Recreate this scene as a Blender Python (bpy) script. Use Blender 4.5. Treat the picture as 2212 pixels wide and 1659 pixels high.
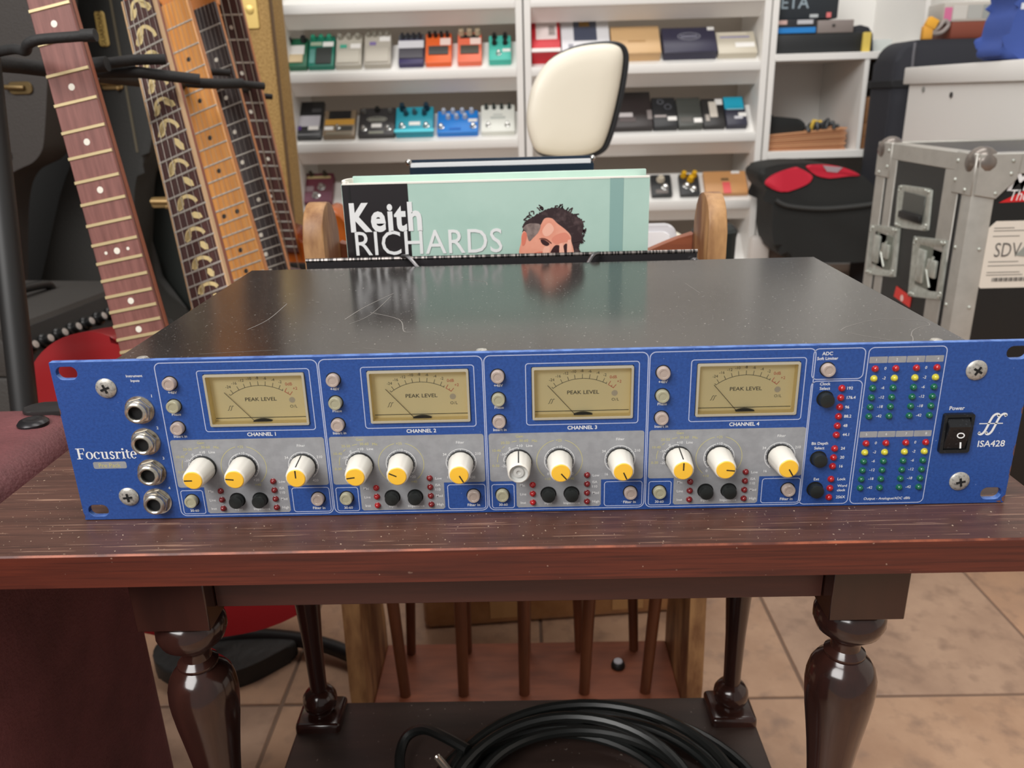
import bpy, bmesh, math, random
from mathutils import Vector, Matrix, Euler

for o in list(bpy.data.objects):
    bpy.data.objects.remove(o, do_unlink=True)
scene = bpy.context.scene
COL = scene.collection
random.seed(7)

# ------------------------------------------------------------------ camera
F_PX, IMG_W, IMG_H = 1727.7, 2212.0, 1659.0
CAM = Vector((-0.00607, -0.37274, 0.20552))
CR = Vector((0.99961638, 0.00868999, -0.02629798))
CU = Vector((0.02180155, 0.33872691, 0.94063211))
CF = Vector((-0.01708191, 0.9408446, -0.33840751))
cd = bpy.data.cameras.new('camera')
cam = bpy.data.objects.new('camera', cd)
COL.objects.link(cam)
cam.matrix_world = Matrix(((CR.x, CU.x, -CF.x, CAM.x), (CR.y, CU.y, -CF.y, CAM.y), (CR.z, CU.z, -CF.z, CAM.z), (0, 0, 0, 1)))
cd.sensor_fit = 'HORIZONTAL'
cd.sensor_width = 36.0
cd.lens = 36.0 * F_PX / IMG_W
cd.clip_start = 0.01
cd.dof.use_dof = True
cd.dof.focus_distance = 0.47
cd.dof.aperture_fstop = 12.5
scene.camera = cam

# ------------------------------------------------------------------ light
scene.view_settings.view_transform = 'Standard'
scene.view_settings.look = 'None'
scene.view_settings.gamma = 1.0
scene.view_settings.use_curve_mapping = False
scene.view_settings.exposure = 0.0
world = bpy.data.worlds.new('world')
scene.world = world
world.use_nodes = True
world.node_tree.nodes['Background'].inputs[0].default_value = (1.0, 0.975, 0.945, 1)
world.node_tree.nodes['Background'].inputs[1].default_value = 0.33

def area_light(name, loc, target, sx, sy, power, color=(1, 1, 1)):
    d = bpy.data.lights.new(name, 'AREA')
    d.shape = 'RECTANGLE'
    d.size, d.size_y, d.energy, d.color = sx, sy, power, color
    o = bpy.data.objects.new(name, d)
    COL.objects.link(o)
    o.location = loc
    o.rotation_euler = (Vector(target) - Vector(loc)).to_track_quat('-Z', 'Y').to_euler()
    return o

# shop window behind and to the left of the camera, two ceiling light panels
area_light('window_light', (-1.3, -1.6, 1.95), (0.05, 0.5, 0.0), 1.8, 1.5, 92, (1.0, 0.98, 0.955))
area_light('ceiling_light_front', (0.35, -0.15, 2.05), (0.35, -0.1, 0.0), 1.2, 0.6, 17, (1.0, 0.97, 0.93))
area_light('ceiling_light_back', (0.3, 1.35, 1.95), (0.3, 1.6, 0.0), 1.8, 0.4, 16, (1.0, 0.97, 0.93))

# ------------------------------------------------------------------ helpers
def ray(px, py):
    return CR * ((px - IMG_W / 2) / F_PX) - CU * ((py - IMG_H / 2) / F_PX) + CF
def at(px, py, Y):
    d = ray(px, py)
    return CAM + d * ((Y - CAM.y) / d.y)
def atx(px, py, X):
    d = ray(px, py)
    return CAM + d * ((X - CAM.x) / d.x)
def atz(px, py, Z):
    d = ray(px, py)
    return CAM + d * ((Z - CAM.z) / d.z)
def atd(px, py, D):
    return CAM + ray(px, py) * D

def lin(c):
    return tuple(((v / 255.0) / 12.92 if v <= 10.31 else ((v / 255.0 + 0.055) / 1.055) ** 2.4) for v in c)

MATS = {}
def mat(name, rgb, rough=0.5, metal=0.0, spec=0.5, noise=None, bump=None, coat=0.0, trans=0.0, sheen=0.0):
    """rgb in sRGB 0..255; noise=(scale, rgb2, detail, lo, hi, stretch) mixes a second colour; bump=(scale, strength)"""
    if name in MATS:
        return MATS[name]
    m = bpy.data.materials.new(name)
    m.use_nodes = True
    nt = m.node_tree
    b = nt.nodes['Principled BSDF']
    c = lin(rgb)
    b.inputs['Base Color'].default_value = (*c, 1)
    b.inputs['Roughness'].default_value = rough
    b.inputs['Metallic'].default_value = metal
    b.inputs['Specular IOR Level'].default_value = spec
    b.inputs['Coat Weight'].default_value = coat
    b.inputs['Coat Roughness'].default_value = 0.12
    b.inputs['Transmission Weight'].default_value = trans
    b.inputs['Sheen Weight'].default_value = sheen
    if noise or bump:
        tc = nt.nodes.new('ShaderNodeTexCoord')
    if noise:
        sc, rgb2, det, lo, hi, st = noise
        mp = nt.nodes.new('ShaderNodeMapping')
        mp.inputs['Scale'].default_value = st
        nz = nt.nodes.new('ShaderNodeTexNoise')
        nz.inputs['Scale'].default_value = sc
        nz.inputs['Detail'].default_value = det
        nz.inputs['Roughness'].default_value = 0.6
        rp = nt.nodes.new('ShaderNodeValToRGB')
        rp.color_ramp.elements[0].position = lo
        rp.color_ramp.elements[1].position = hi
        rp.color_ramp.elements[0].color = (*c, 1)
        rp.color_ramp.elements[1].color = (*lin(rgb2), 1)
        nt.links.new(tc.outputs['Object'], mp.inputs['Vector'])
        nt.links.new(mp.outputs['Vector'], nz.inputs['Vector'])
        nt.links.new(nz.outputs['Fac'], rp.inputs['Fac'])
        nt.links.new(rp.outputs['Color'], b.inputs['Base Color'])
    if bump:
        nb = nt.nodes.new('ShaderNodeTexNoise')
        nb.inputs['Scale'].default_value = bump[0]
        nb.inputs['Detail'].default_value = 3
        bp = nt.nodes.new('ShaderNodeBump')
        bp.inputs['Strength'].default_value = bump[1]
        bp.inputs['Distance'].default_value = 0.002
        nt.links.new(tc.outputs['Object'], nb.inputs['Vector'])
        nt.links.new(nb.outputs['Fac'], bp.inputs['Height'])
        nt.links.new(bp.outputs['Normal'], b.inputs['Normal'])
    MATS[name] = m
    return m

def glass_mat(name, tint=(1, 1, 1), refl=0.06, rough=0.02):
    if name in MATS:
        return MATS[name]
    m = bpy.data.materials.new(name)
    m.use_nodes = True
    nt = m.node_tree
    nt.nodes.clear()
    out = nt.nodes.new('ShaderNodeOutputMaterial')
    tr = nt.nodes.new('ShaderNodeBsdfTransparent')
    tr.inputs[0].default_value = (*tint, 1)
    gl = nt.nodes.new('ShaderNodeBsdfGlossy')
    gl.inputs['Roughness'].default_value = rough
    mx = nt.nodes.new('ShaderNodeMixShader')
    fr = nt.nodes.new('ShaderNodeFresnel')
    fr.inputs['IOR'].default_value = 1.3 + refl
    nt.links.new(fr.outputs[0], mx.inputs[0])
    nt.links.new(tr.outputs[0], mx.inputs[1])
    nt.links.new(gl.outputs[0], mx.inputs[2])
    nt.links.new(mx.outputs[0], out.inputs[0])
    MATS[name] = m
    return m

WHITE_V = Vector
class MB:
    """collects faces; build() links them as ONE mesh object"""
    def __init__(self):
        self.v, self.f, self.mi, self.cur = [], [], [], 0
        self.M = Matrix.Identity(4)
    def m(self, i):
        self.cur = i
        return self
    def frame(self, O, U=(1, 0, 0), V=(0, 1, 0), N=(0, 0, 1)):
        O, U, V, N = Vector(O), Vector(U), Vector(V), Vector(N)
        self.M = Matrix(((U.x, V.x, N.x, O.x), (U.y, V.y, N.y, O.y), (U.z, V.z, N.z, O.z), (0, 0, 0, 1)))
        return self
    def add(self, verts, faces):
        n = len(self.v)
        self.v += [tuple(self.M @ Vector(p)) for p in verts]
        for f in faces:
            self.f.append(tuple(n + i for i in f))
            self.mi.append(self.cur)
        return self
    def bm(self, b):
        b.verts.index_update()
        self.add([v.co.copy() for v in b.verts], [[v.index for v in f.verts] for f in b.faces])
        b.free()
        return self
    def box(self, x0, x1, y0, y1, z0, z1, bev=0.0, seg=2):
        if bev <= 0:
            p = [(x, y, z) for z in (z0, z1) for y in (y0, y1) for x in (x0, x1)]
            return self.add(p, [(0, 2, 3, 1), (4, 5, 7, 6), (0, 1, 5, 4), (2, 6, 7, 3), (0, 4, 6, 2), (1, 3, 7, 5)])
        b = bmesh.new()
        bmesh.ops.create_cube(b, size=1)
        for v in b.verts:
            v.co = Vector(((x0 + x1) / 2 + v.co.x * (x1 - x0), (y0 + y1) / 2 + v.co.y * (y1 - y0), (z0 + z1) / 2 + v.co.z * (z1 - z0)))
        bmesh.ops.bevel(b, geom=list(b.edges), offset=bev, segments=seg, profile=0.5, affect='EDGES')
        return self.bm(b)
    def lathe(self, prof, n=24, cap=True):
        """prof: list of (r, h) along local +Z"""
        vs, fs = [], []
        for r, h in prof:
            for k in range(n):
                a = 2 * math.pi * k / n
                vs.append((r * math.cos(a), r * math.sin(a), h))
        for i in range(len(prof) - 1):
            for k in range(n):
                k2 = (k + 1) % n
                fs.append((i * n + k, i * n + k2, (i + 1) * n + k2, (i + 1) * n + k))
        if cap:
            fs.append(tuple(range(n - 1, -1, -1)))
            fs.append(tuple((len(prof) - 1) * n + k for k in range(n)))
        return self.add(vs, fs)
    def prism(self, pts, h0, h1, bev=0.0, seg=2):
        """outline in local XY extruded along local Z from h0 to h1"""
        n = len(pts)
        b = bmesh.new()
        lo = [b.verts.new((p[0], p[1], h0)) for p in pts]
        hi = [b.verts.new((p[0], p[1], h1)) for p in pts]
        b.faces.new(lo[::-1])
        b.faces.new(hi)
        for i in range(n):
            b.faces.new((lo[i], lo[(i + 1) % n], hi[(i + 1) % n], hi[i]))
        if bev > 0:
            b.verts.index_update()
            ed = [e for e in b.edges if abs(e.verts[0].co.z - e.verts[1].co.z) < 1e-9]
            bmesh.ops.bevel(b, geom=ed, offset=bev, segments=seg, profile=0.5, affect='EDGES')
        bmesh.ops.recalc_face_normals(b, faces=b.faces)
        return self.bm(b)
    def tube(self, pts, r, n=10, closed=False, cap=True):
        pts = [Vector(p) for p in pts]
        rs = r if isinstance(r, (list, tuple)) else [r] * len(pts)
        vs, fs = [], []
        up = None
        L = len(pts)
        for i, p in enumerate(pts):
            if closed:
                t = (pts[(i + 1) % L] - pts[i - 1]).normalized()
            else:
                t = (pts[min(i + 1, L - 1)] - pts[max(i - 1, 0)]).normalized()
            if up is None:
                up = Vector((0, 0, 1)) if abs(t.z) < 0.9 else Vector((1, 0, 0))
            s = t.cross(up).normalized()
            up = s.cross(t).normalized()
            for k in range(n):
                a = 2 * math.pi * k / n
                vs.append(p + (s * math.cos(a) + up * math.sin(a)) * rs[i])
        m = L if closed else L - 1
        for i in range(m):
            for k in range(n):
                k2, j = (k + 1) % n, (i + 1) % L
                fs.append((i * n + k, i * n + k2, j * n + k2, j * n + k))
        if cap and not closed:
            fs.append(tuple(range(n - 1, -1, -1)))
            fs.append(tuple((L - 1) * n + k for k in range(n)))
        return self.add(vs, fs)
    def ball(self, c, rx, ry=None, rz=None, n=12, h=8):
        ry = rx if ry is None else ry
        rz = rx if rz is None else rz
        vs = [(c[0], c[1], c[2] - rz)]
        for i in range(1, h):
            t = -math.pi / 2 + math.pi * i / h
            for k in range(n):
                a = 2 * math.pi * k / n
                vs.append((c[0] + rx * math.cos(t) * math.cos(a), c[1] + ry * math.cos(t) * math.sin(a), c[2] + rz * math.sin(t)))
        vs.append((c[0], c[1], c[2] + rz))
        fs = [(0, 1 + (k + 1) % n, 1 + k) for k in range(n)]
        for i in range(h - 2):
            for k in range(n):
                k2 = (k + 1) % n
                fs.append((1 + i * n + k, 1 + i * n + k2, 1 + (i + 1) * n + k2, 1 + (i + 1) * n + k))
        e = len(vs) - 1
        fs += [(e, 1 + (h - 2) * n + k, 1 + (h - 2) * n + (k + 1) % n) for k in range(n)]
        return self.add(vs, fs)
    def disc(self, x, y, r, z=0.0, n=20):
        return self.add([(x + r * math.cos(2 * math.pi * k / n), y + r * math.sin(2 * math.pi * k / n), z) for k in range(n)], [tuple(range(n))])
    def quad(self, x0, x1, y0, y1, z=0.0):
        return self.add([(x0, y0, z), (x1, y0, z), (x1, y1, z), (x0, y1, z)], [(0, 1, 2, 3)])
    def poly(self, pts, z=0.0):
        return self.add([(p[0], p[1], z) for p in pts], [tuple(range(len(pts)))])
    def line(self, pts, w, z=0.0, closed=False):
        """flat ribbon of width w along a 2-D polyline"""
        P = [Vector((p[0], p[1])) for p in pts]
        L = len(P)
        vs, fs = [], []
        for i in range(L):
            a = P[i - 1] if (i > 0 or closed) else P[i]
            c = P[(i + 1) % L] if (i < L - 1 or closed) else P[i]
            d1 = (P[i] - a)
            d2 = (c - P[i])
            d1 = d1.normalized() if d1.length > 1e-9 else d2.normalized()
            d2 = d2.normalized() if d2.length > 1e-9 else d1
            t = (d1 + d2)
            t = t.normalized() if t.length > 1e-6 else d1
            nrm = Vector((-t.y, t.x))
            k = max(0.5, nrm.dot(Vector((-d1.y, d1.x))))
            o = nrm * (w / 2 / k)
            vs += [(P[i].x + o.x, P[i].y + o.y, z), (P[i].x - o.x, P[i].y - o.y, z)]
        for i in range(L if closed else L - 1):
            j = (i + 1) % L
            fs.append((2 * i, 2 * i + 1, 2 * j + 1, 2 * j))
        return self.add(vs, fs)
    def text(self, s, x, y, h, z=0.0, align='C', sx=1.0, bold=0.0, shear=0.0, gap=1.0, rot=0.0):
        """h = capital height; origin = middle of the line"""
        vs, fs, wd = text_geo(s, bold, gap)
        k = h / 0.7
        off = {'C': -wd / 2, 'L': 0.0, 'R': -wd}[align]
        ca, sa = math.cos(rot), math.sin(rot)
        out = []
        for p in vs:
            lx = (p[0] + off + shear * (p[1] - 0.35)) * k * sx
            ly = (p[1] - 0.35) * k
            out.append((x + lx * ca - ly * sa, y + lx * sa + ly * ca, z))
        return self.add(out, fs)
    def build(self, name, mats, parent=None, smooth=True, kind=None):
        me = bpy.data.meshes.new(name)
        me.from_pydata(self.v, [], self.f)
        ms = mats if isinstance(mats, (list, tuple)) else [mats]
        for q in ms:
            me.materials.append(q)
        if len(ms) > 1:
            me.polygons.foreach_set('material_index', [min(i, len(ms) - 1) for i in self.mi])
        if smooth:
            me.polygons.foreach_set('use_smooth', [True] * len(me.polygons))
            me.set_sharp_from_angle(angle=math.radians(38))
        me.update()
        o = bpy.data.objects.new(name, me)
        COL.objects.link(o)
        if parent:
            o.parent = parent
        if kind:
            o['kind'] = kind
        return o

_TXT = {}
def text_geo(s, bold=0.0, gap=1.0):
    key = (s, round(bold, 4), gap)
    if key in _TXT:
        return _TXT[key]
    c = bpy.data.curves.new('tmp', 'FONT')
    c.body = s
    c.size = 1.0
    c.resolution_u = 3
    c.offset = bold
    c.space_character = gap
    o = bpy.data.objects.new('tmp', c)
    COL.objects.link(o)
    dg = bpy.context.evaluated_depsgraph_get()
    me = o.evaluated_get(dg).to_mesh()
    vs = [tuple(v.co) for v in me.vertices]
    fs = [tuple(p.vertices) for p in me.polygons]
    o.evaluated_get(dg).to_mesh_clear()
    bpy.data.objects.remove(o, do_unlink=True)
    bpy.data.curves.remove(c)
    xs = [v[0] for v in vs] or [0]
    mn = min(xs)
    vs = [(v[0] - mn, v[1], 0) for v in vs]
    _TXT[key] = (vs, fs, max(xs) - mn)
    return _TXT[key]

def tag(o, label, cat, group=None, kind=None):
    o['label'] = label
    o['category'] = cat
    if group:
        o['group'] = group
    if kind:
        o['kind'] = kind
    return o
def thing(name, label, cat, loc=(0, 0, 0), group=None):
    o = bpy.data.objects.new(name, None)
    o.empty_display_size = 0.02
    COL.objects.link(o)
    o.location = loc
    if Vector(loc).length:
        o['off'] = 1
    return tag(o, label, cat, group)
def keep(o, parent):
    """parent o (built in world space) under an empty that sits at its own place"""
    o.parent = parent
    o.matrix_parent_inverse = Matrix.Translation(Vector(parent.location)).inverted()
    return o
def link_copy(src, parent, loc=None):
    c = src.copy()
    COL.objects.link(c)
    c.parent = parent
    if loc is not None:
        c.location = loc
    return c
def rrect(x0, x1, y0, y1, r, n=5):
    out = []
    for cx, cy, a0 in ((x1 - r, y1 - r, 0), (x0 + r, y1 - r, 90), (x0 + r, y0 + r, 180), (x1 - r, y0 + r, 270)):
        for k in range(n + 1):
            a = math.radians(a0 + 90 * k / n)
            out.append((cx + r * math.cos(a), cy + r * math.sin(a)))
    return out
def arc(cx, cy, r, a0, a1, n=24):
    return [(cx + r * math.cos(math.radians(a0 + (a1 - a0) * k / n)), cy + r * math.sin(math.radians(a0 + (a1 - a0) * k / n))) for k in range(n + 1)]
def crom(pts, n=6, closed=True):
    """Catmull-Rom smoothing of a point list of any dimension"""
    P = [Vector(p) for p in pts]
    L = len(P)
    out = []
    for i in range(L if closed else L - 1):
        p0 = P[i - 1] if (closed or i > 0) else P[0]
        p1, p2 = P[i], P[(i + 1) % L]
        p3 = P[(i + 2) % L] if (closed or i + 2 < L) else P[-1]
        for k in range(n):
            t = k / n
            out.append(0.5 * ((2 * p1) + (p2 - p0) * t + (2 * p0 - 5 * p1 + 4 * p2 - p3) * t * t + (3 * p1 - p0 - 3 * p2 + p3) * t ** 3))
    if not closed:
        out.append(P[-1])
    return out

def add_dust(m, scale, lo, hi, rgb, stretch=(1, 1, 1), detail=2.0, rough=None, amt=1.0):
    """dust, scratches and wear: thresholded noise mixed over the base colour"""
    nt = m.node_tree
    b = nt.nodes['Principled BSDF']
    tc = nt.nodes.new('ShaderNodeTexCoord')
    mp = nt.nodes.new('ShaderNodeMapping')
    mp.inputs['Scale'].default_value = stretch
    nz = nt.nodes.new('ShaderNodeTexNoise')
    nz.inputs['Scale'].default_value = scale
    nz.inputs['Detail'].default_value = detail
    mr = nt.nodes.new('ShaderNodeMapRange')
    mr.inputs['From Min'].default_value = lo
    mr.inputs['From Max'].default_value = hi
    mr.inputs['To Max'].default_value = amt
    mx = nt.nodes.new('ShaderNodeMix')
    mx.data_type = 'RGBA'
    nt.links.new(tc.outputs['Object'], mp.inputs['Vector'])
    nt.links.new(mp.outputs['Vector'], nz.inputs['Vector'])
    nt.links.new(nz.outputs['Fac'], mr.inputs['Value'])
    nt.links.new(mr.outputs['Result'], mx.inputs['Factor'])
    src = b.inputs['Base Color'].links
    if src:
        nt.links.new(src[0].from_socket, mx.inputs['A'])
    else:
        mx.inputs['A'].default_value = b.inputs['Base Color'].default_value
    mx.inputs['B'].default_value = (*lin(rgb), 1)
    nt.links.new(mx.outputs['Result'], b.inputs['Base Color'])
    if rough is not None:
        m2 = nt.nodes.new('ShaderNodeMix')
        m2.inputs['A'].default_value = b.inputs['Roughness'].default_value
        m2.inputs['B'].default_value = rough
        nt.links.new(mr.outputs['Result'], m2.inputs['Factor'])
        nt.links.new(m2.outputs['Result'], b.inputs['Roughness'])
    return m

# ================================================================== setting
ZF = -0.525
def structure(o):
    o['kind'] = 'structure'
    return o
M_grout = mat('grout', (128, 104, 88), 0.9)
M_wall = mat('wall_paint', (214, 210, 204), 0.8, bump=(60, 0.1))
M_darkwall = mat('darkened_wall', (44, 44, 42), 0.9)  # left wall colour darkened for the darkness behind the cases
tile_mats = []
for i, (a, c) in enumerate((((196, 160, 132), (170, 134, 108)), ((190, 158, 134), (160, 130, 110)), ((194, 154, 124), (168, 136, 114)))):
    t = mat('stone_tile_%d' % i, a, 0.42, noise=(5.5, c, 6, 0.38, 0.66, (1, 1, 1)), bump=(50, 0.12))
    add_dust(t, 30, 0.50, 0.70, (140, 114, 98), detail=7, amt=0.7)
    tile_mats.append(t)
floor = structure(MB().box(-2.1, 2.1, -0.9, 2.45, ZF - 0.05, ZF - 0.002).build('floor', M_grout))
TP, TX0, TY0 = 0.338, 0.346, 0.455
tile_me = []
for tm in tile_mats:
    o = MB().box(-TP / 2 + 0.0022, TP / 2 - 0.0022, -TP / 2 + 0.0022, TP / 2 - 0.0022, -0.008, 0.0, 0.0012, 1).build('tile', tm)
    tile_me.append(o.data)
    bpy.data.objects.remove(o)
for i in range(-7, 5):
    for j in range(-4, 6):
        o = bpy.data.objects.new('tile', tile_me[random.randrange(3)])
        COL.objects.link(o)
        o.location = (TX0 + TP * (i + 0.5), TY0 + TP * (j + 0.5), ZF)
        o.rotation_euler = (0, 0, random.randrange(4) * math.pi / 2)
        o.parent = floor
structure(MB().box(-2.1, 2.1, 2.36, 2.45, ZF - 0.05, 2.2).build('wall_back', M_wall))
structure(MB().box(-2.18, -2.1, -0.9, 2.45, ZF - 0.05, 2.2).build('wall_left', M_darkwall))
structure(MB().box(2.1, 2.18, -0.9, 2.45, ZF - 0.05, 2.2).build('wall_right', M_wall))

# ================================================================== table
M_top = mat('table_top_wood', (92, 62, 52), 0.36, noise=(9, (66, 44, 38), 8, 0.35, 0.7, (1, 14, 14)), bump=(90, 0.05))
add_dust(M_top, 16, 0.56, 0.72, (122, 84, 70), (1.2, 60, 30), 6, 0.5, 0.6)
add_dust(M_top, 620, 0.735, 0.775, (205, 180, 155), (1, 1, 1), 1, 0.7, 0.8)
add_dust(M_top, 9, 0.645, 0.655, (176, 140, 118), (1.5, 60, 30), 3, 0.6, 0.5)
M_edge = mat('table_edge_wood', (104, 46, 31), 0.45, noise=(8, (72, 33, 25), 7, 0.3, 0.72, (1, 10, 16)), bump=(80, 0.05))
add_dust(M_edge, 420, 0.785, 0.81, (180, 150, 130), (1, 1, 1), 1, None, 0.6)
add_dust(M_edge, 12, 0.48, 0.70, (60, 27, 21), (1.6, 30, 70), 7, None, 0.75)
M_worn = mat('worn_edge_wood', (164, 88, 58), 0.5, noise=(26, (84, 40, 30), 6, 0.40, 0.58, (1, 1, 1)))
M_leg = mat('leg_wood', (56, 31, 25), 0.17, noise=(7, (36, 21, 18), 5, 0.35, 0.7, (6, 6, 1)), coat=0.35)
M_apron = mat('apron_wood', (82, 46, 38), 0.42, noise=(8, (60, 35, 31), 6, 0.35, 0.7, (1, 8, 12)))
M_shelfw = mat('lower_shelf_wood', (62, 46, 40), 0.5, noise=(6, (44, 32, 28), 6, 0.35, 0.7, (1, 9, 9)))
add_dust(M_shelfw, 260, 0.72, 0.78, (150, 140, 130), detail=1, amt=0.6)

table = thing('side_table', 'dark brown wooden side table with turned legs under the blue rack unit', 'table', (-0.0135, 0.1, ZF))
def tpart(mb, name, m):
    return keep(mb.build(name, m), table)
TX_0, TX_1, TY_0, TY_1 = -0.300, 0.2625, -0.035, 0.246
b = MB()
b.box(TX_0, TX_1, TY_0 + 0.0008, TY_1, -0.0012, -0.0003)                                     # top skin
tpart(b, 'table_top', M_top)
b = MB()
b.box(TX_0, TX_1, TY_0, TY_1, -0.0187, -0.0012)
tpart(b, 'top_edge', M_edge)
b = MB()
b.add([(TX_0, TY_0, -0.0013), (TX_1, TY_0, -0.0013), (TX_1, TY_0 + 0.0009, -0.00025), (TX_0, TY_0 + 0.0009, -0.00025)], [(0, 1, 2, 3)])
b.add([(TX_1, TY_0, -0.0013), (TX_1 + 0.0002, TY_1, -0.0013), (TX_1 - 0.0009, TY_1, -0.00025), (TX_1 - 0.0009, TY_0, -0.00025)], [(0, 1, 2, 3)])
tpart(b, 'worn_edge', M_worn)
LX = (-0.1965, 0.1702)
LY = (0.002, 0.205)
tpart(MB().box(LX[0] + 0.02, LX[1] - 0.02, -0.006, 0.012, -0.0515, -0.0187, 0.0005, 1), 'apron', M_apron)
tpart(MB().box(LX[0] + 0.02, LX[1] - 0.02, 0.196, 0.214, -0.0515, -0.0187, 0.0005, 1), 'apron', M_apron)
for lx in LX:
    tpart(MB().box(lx - 0.009, lx + 0.009, LY[0] + 0.02, LY[1] - 0.02, -0.0515, -0.0187, 0.0005, 1), 'apron', M_apron)
leg_prof = [(0.0001, -0.0575), (0.0125, -0.0585), (0.0165, -0.061), (0.0190, -0.066), (0.0192, -0.071), (0.0172, -0.0762), (0.0125, -0.0803), (0.0092, -0.0822),
            (0.0085, -0.0835), (0.0080, -0.0865), (0.0082, -0.0895), (0.0098, -0.0912), (0.0112, -0.0925), (0.0112, -0.0940), (0.0105, -0.0950), (0.0122, -0.0968),
            (0.0150, -0.0990), (0.0175, -0.1030), (0.0190, -0.1090), (0.0194, -0.1150), (0.0190, -0.1220), (0.0178, -0.1330), (0.0160, -0.1460), (0.0142, -0.160),
            (0.0127, -0.174), (0.0104, -0.2), (0.0085, -0.235), (0.0075, -0.275), (0.0075, -0.2865), (0.0115, -0.289), (0.0146, -0.294), (0.0152, -0.299), (0.0140, -0.3045), (0.0105, -0.3085), (0.0105, -0.311)]
foot_prof = [(0.0105, -0.347), (0.016, -0.352), (0.0165, -0.362), (0.011, -0.372), (0.0145, -0.39), (0.0135, -0.43), (0.009, -0.505), (0.012, -0.512), (0.0125, ZF), (0.0001, ZF)]
for lx in LX:
    for ly in LY:
        b = MB()
        w = 0.0198
        b.box(lx - w, lx + w, ly - w, ly + w, -0.0585, -0.0187, 0.0006, 1)
        b.box(lx - w, lx + w, ly - w, ly + w, -0.349, -0.3105, 0.004, 3)
        b.frame((lx, ly, 0))
        b.lathe(leg_prof[::-1], 32)
        b.lathe(foot_prof[::-1], 24)
        tpart(b, 'leg', M_leg)
b = MB().box(-0.2163, 0.190, -0.0178, 0.2245, -0.333, -0.319, 0.003, 2)
tpart(b, 'lower_shelf', M_shelfw)

# ================================================================== rack unit
M_blue = mat('blue_panel_paint', (42, 80, 152), 0.42, bump=(1500, 0.10), noise=(700, (36, 70, 136), 2, 0.4, 0.7, (1, 1, 1)))
add_dust(M_blue, 900, 0.755, 0.79, (150, 165, 200), detail=1, amt=0.7)
M_blue_edge = mat('lit_blue_edge', (92, 128, 196), 0.4, noise=(120, (58, 92, 160), 4, 0.45, 0.62, (1, 1, 1)))  # paler copy of the blue: light on up-facing edges painted in
M_chas = mat('chassis_black_paint', (36, 33, 32), 0.17, spec=0.68)
add_dust(M_chas, 7, 0.38, 0.75, (58, 55, 53), detail=6, rough=0.24, amt=0.6)
add_dust(M_chas, 560, 0.71, 0.80, (160, 156, 150), (1, 1, 1), 1, 0.5, 0.65)
add_dust(M_chas, 1300, 0.66, 0.78, (110, 106, 102), (1, 1, 1), 1, 0.4, 0.6)
M_print = mat('white_print', (232, 232, 232), 0.5)
M_line = mat('pale_blue_line_print', (190, 198, 226), 0.5)
M_ypr = mat('yellow_print', (200, 192, 128), 0.5)
M_gray = mat('grey_print', (154, 155, 158), 0.5, noise=(160, (146, 147, 150), 3, 0.4, 0.6, (1, 1, 1)), bump=(1500, 0.06))
M_dial = mat('meter_dial_card', (255, 240, 190), 0.6)
M_dialw = mat('meter_housing', (240, 220, 164), 0.35)
M_blk = mat('black_ink', (40, 34, 26), 0.6)
M_redp = mat('red_ink', (214, 70, 48), 0.6)
M_rim = mat('clear_meter_rim', (178, 170, 150), 0.15, spec=0.8)
M_glass = glass_mat('meter_glass', (0.985, 0.985, 0.97), 0.08)
M_knob = mat('knob_white_plastic', (226, 222, 212), 0.32)
M_knobc = mat('knob_collar_black', (26, 26, 26), 0.5)
M_yel = mat('yellow_cap_plastic', (250, 196, 60), 0.38)
M_grykn = mat('knob_socket_grey', (196, 196, 192), 0.35)
M_btn = mat('clear_button_warm', (178, 162, 152), 0.18, spec=0.7)
M_btn2 = mat('clear_button_olive', (168, 164, 138), 0.18, spec=0.7)
M_btnb = mat('black_button_rubber', (30, 34, 33), 0.38)
M_ledr = mat('red_led_plastic', (168, 22, 26), 0.12, spec=0.8)
M_ledd = mat('dark_red_led_plastic', (120, 18, 22), 0.12, spec=0.8)
M_ledy = mat('yellow_led_plastic', (206, 196, 62), 0.14, spec=0.8)
M_ledg = mat('green_led_plastic', (18, 96, 70), 0.12, spec=0.8)
M_nick = mat('nickel', (206, 200, 188), 0.24, 0.85, noise=(240, (120, 112, 100), 3, 0.5, 0.75, (1, 1, 1)))
M_scr = mat('screw_steel', (186, 182, 174), 0.42, 0.45, noise=(700, (128, 126, 121), 3, 0.5, 0.68, (1, 1, 1)))
M_hole = mat('dark_hole', (12, 12, 13), 0.8)
M_swi = mat('switch_black_plastic', (24, 25, 27), 0.3, noise=(900, (58, 60, 64), 2, 0.6, 0.75, (1, 1, 1)))

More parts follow.
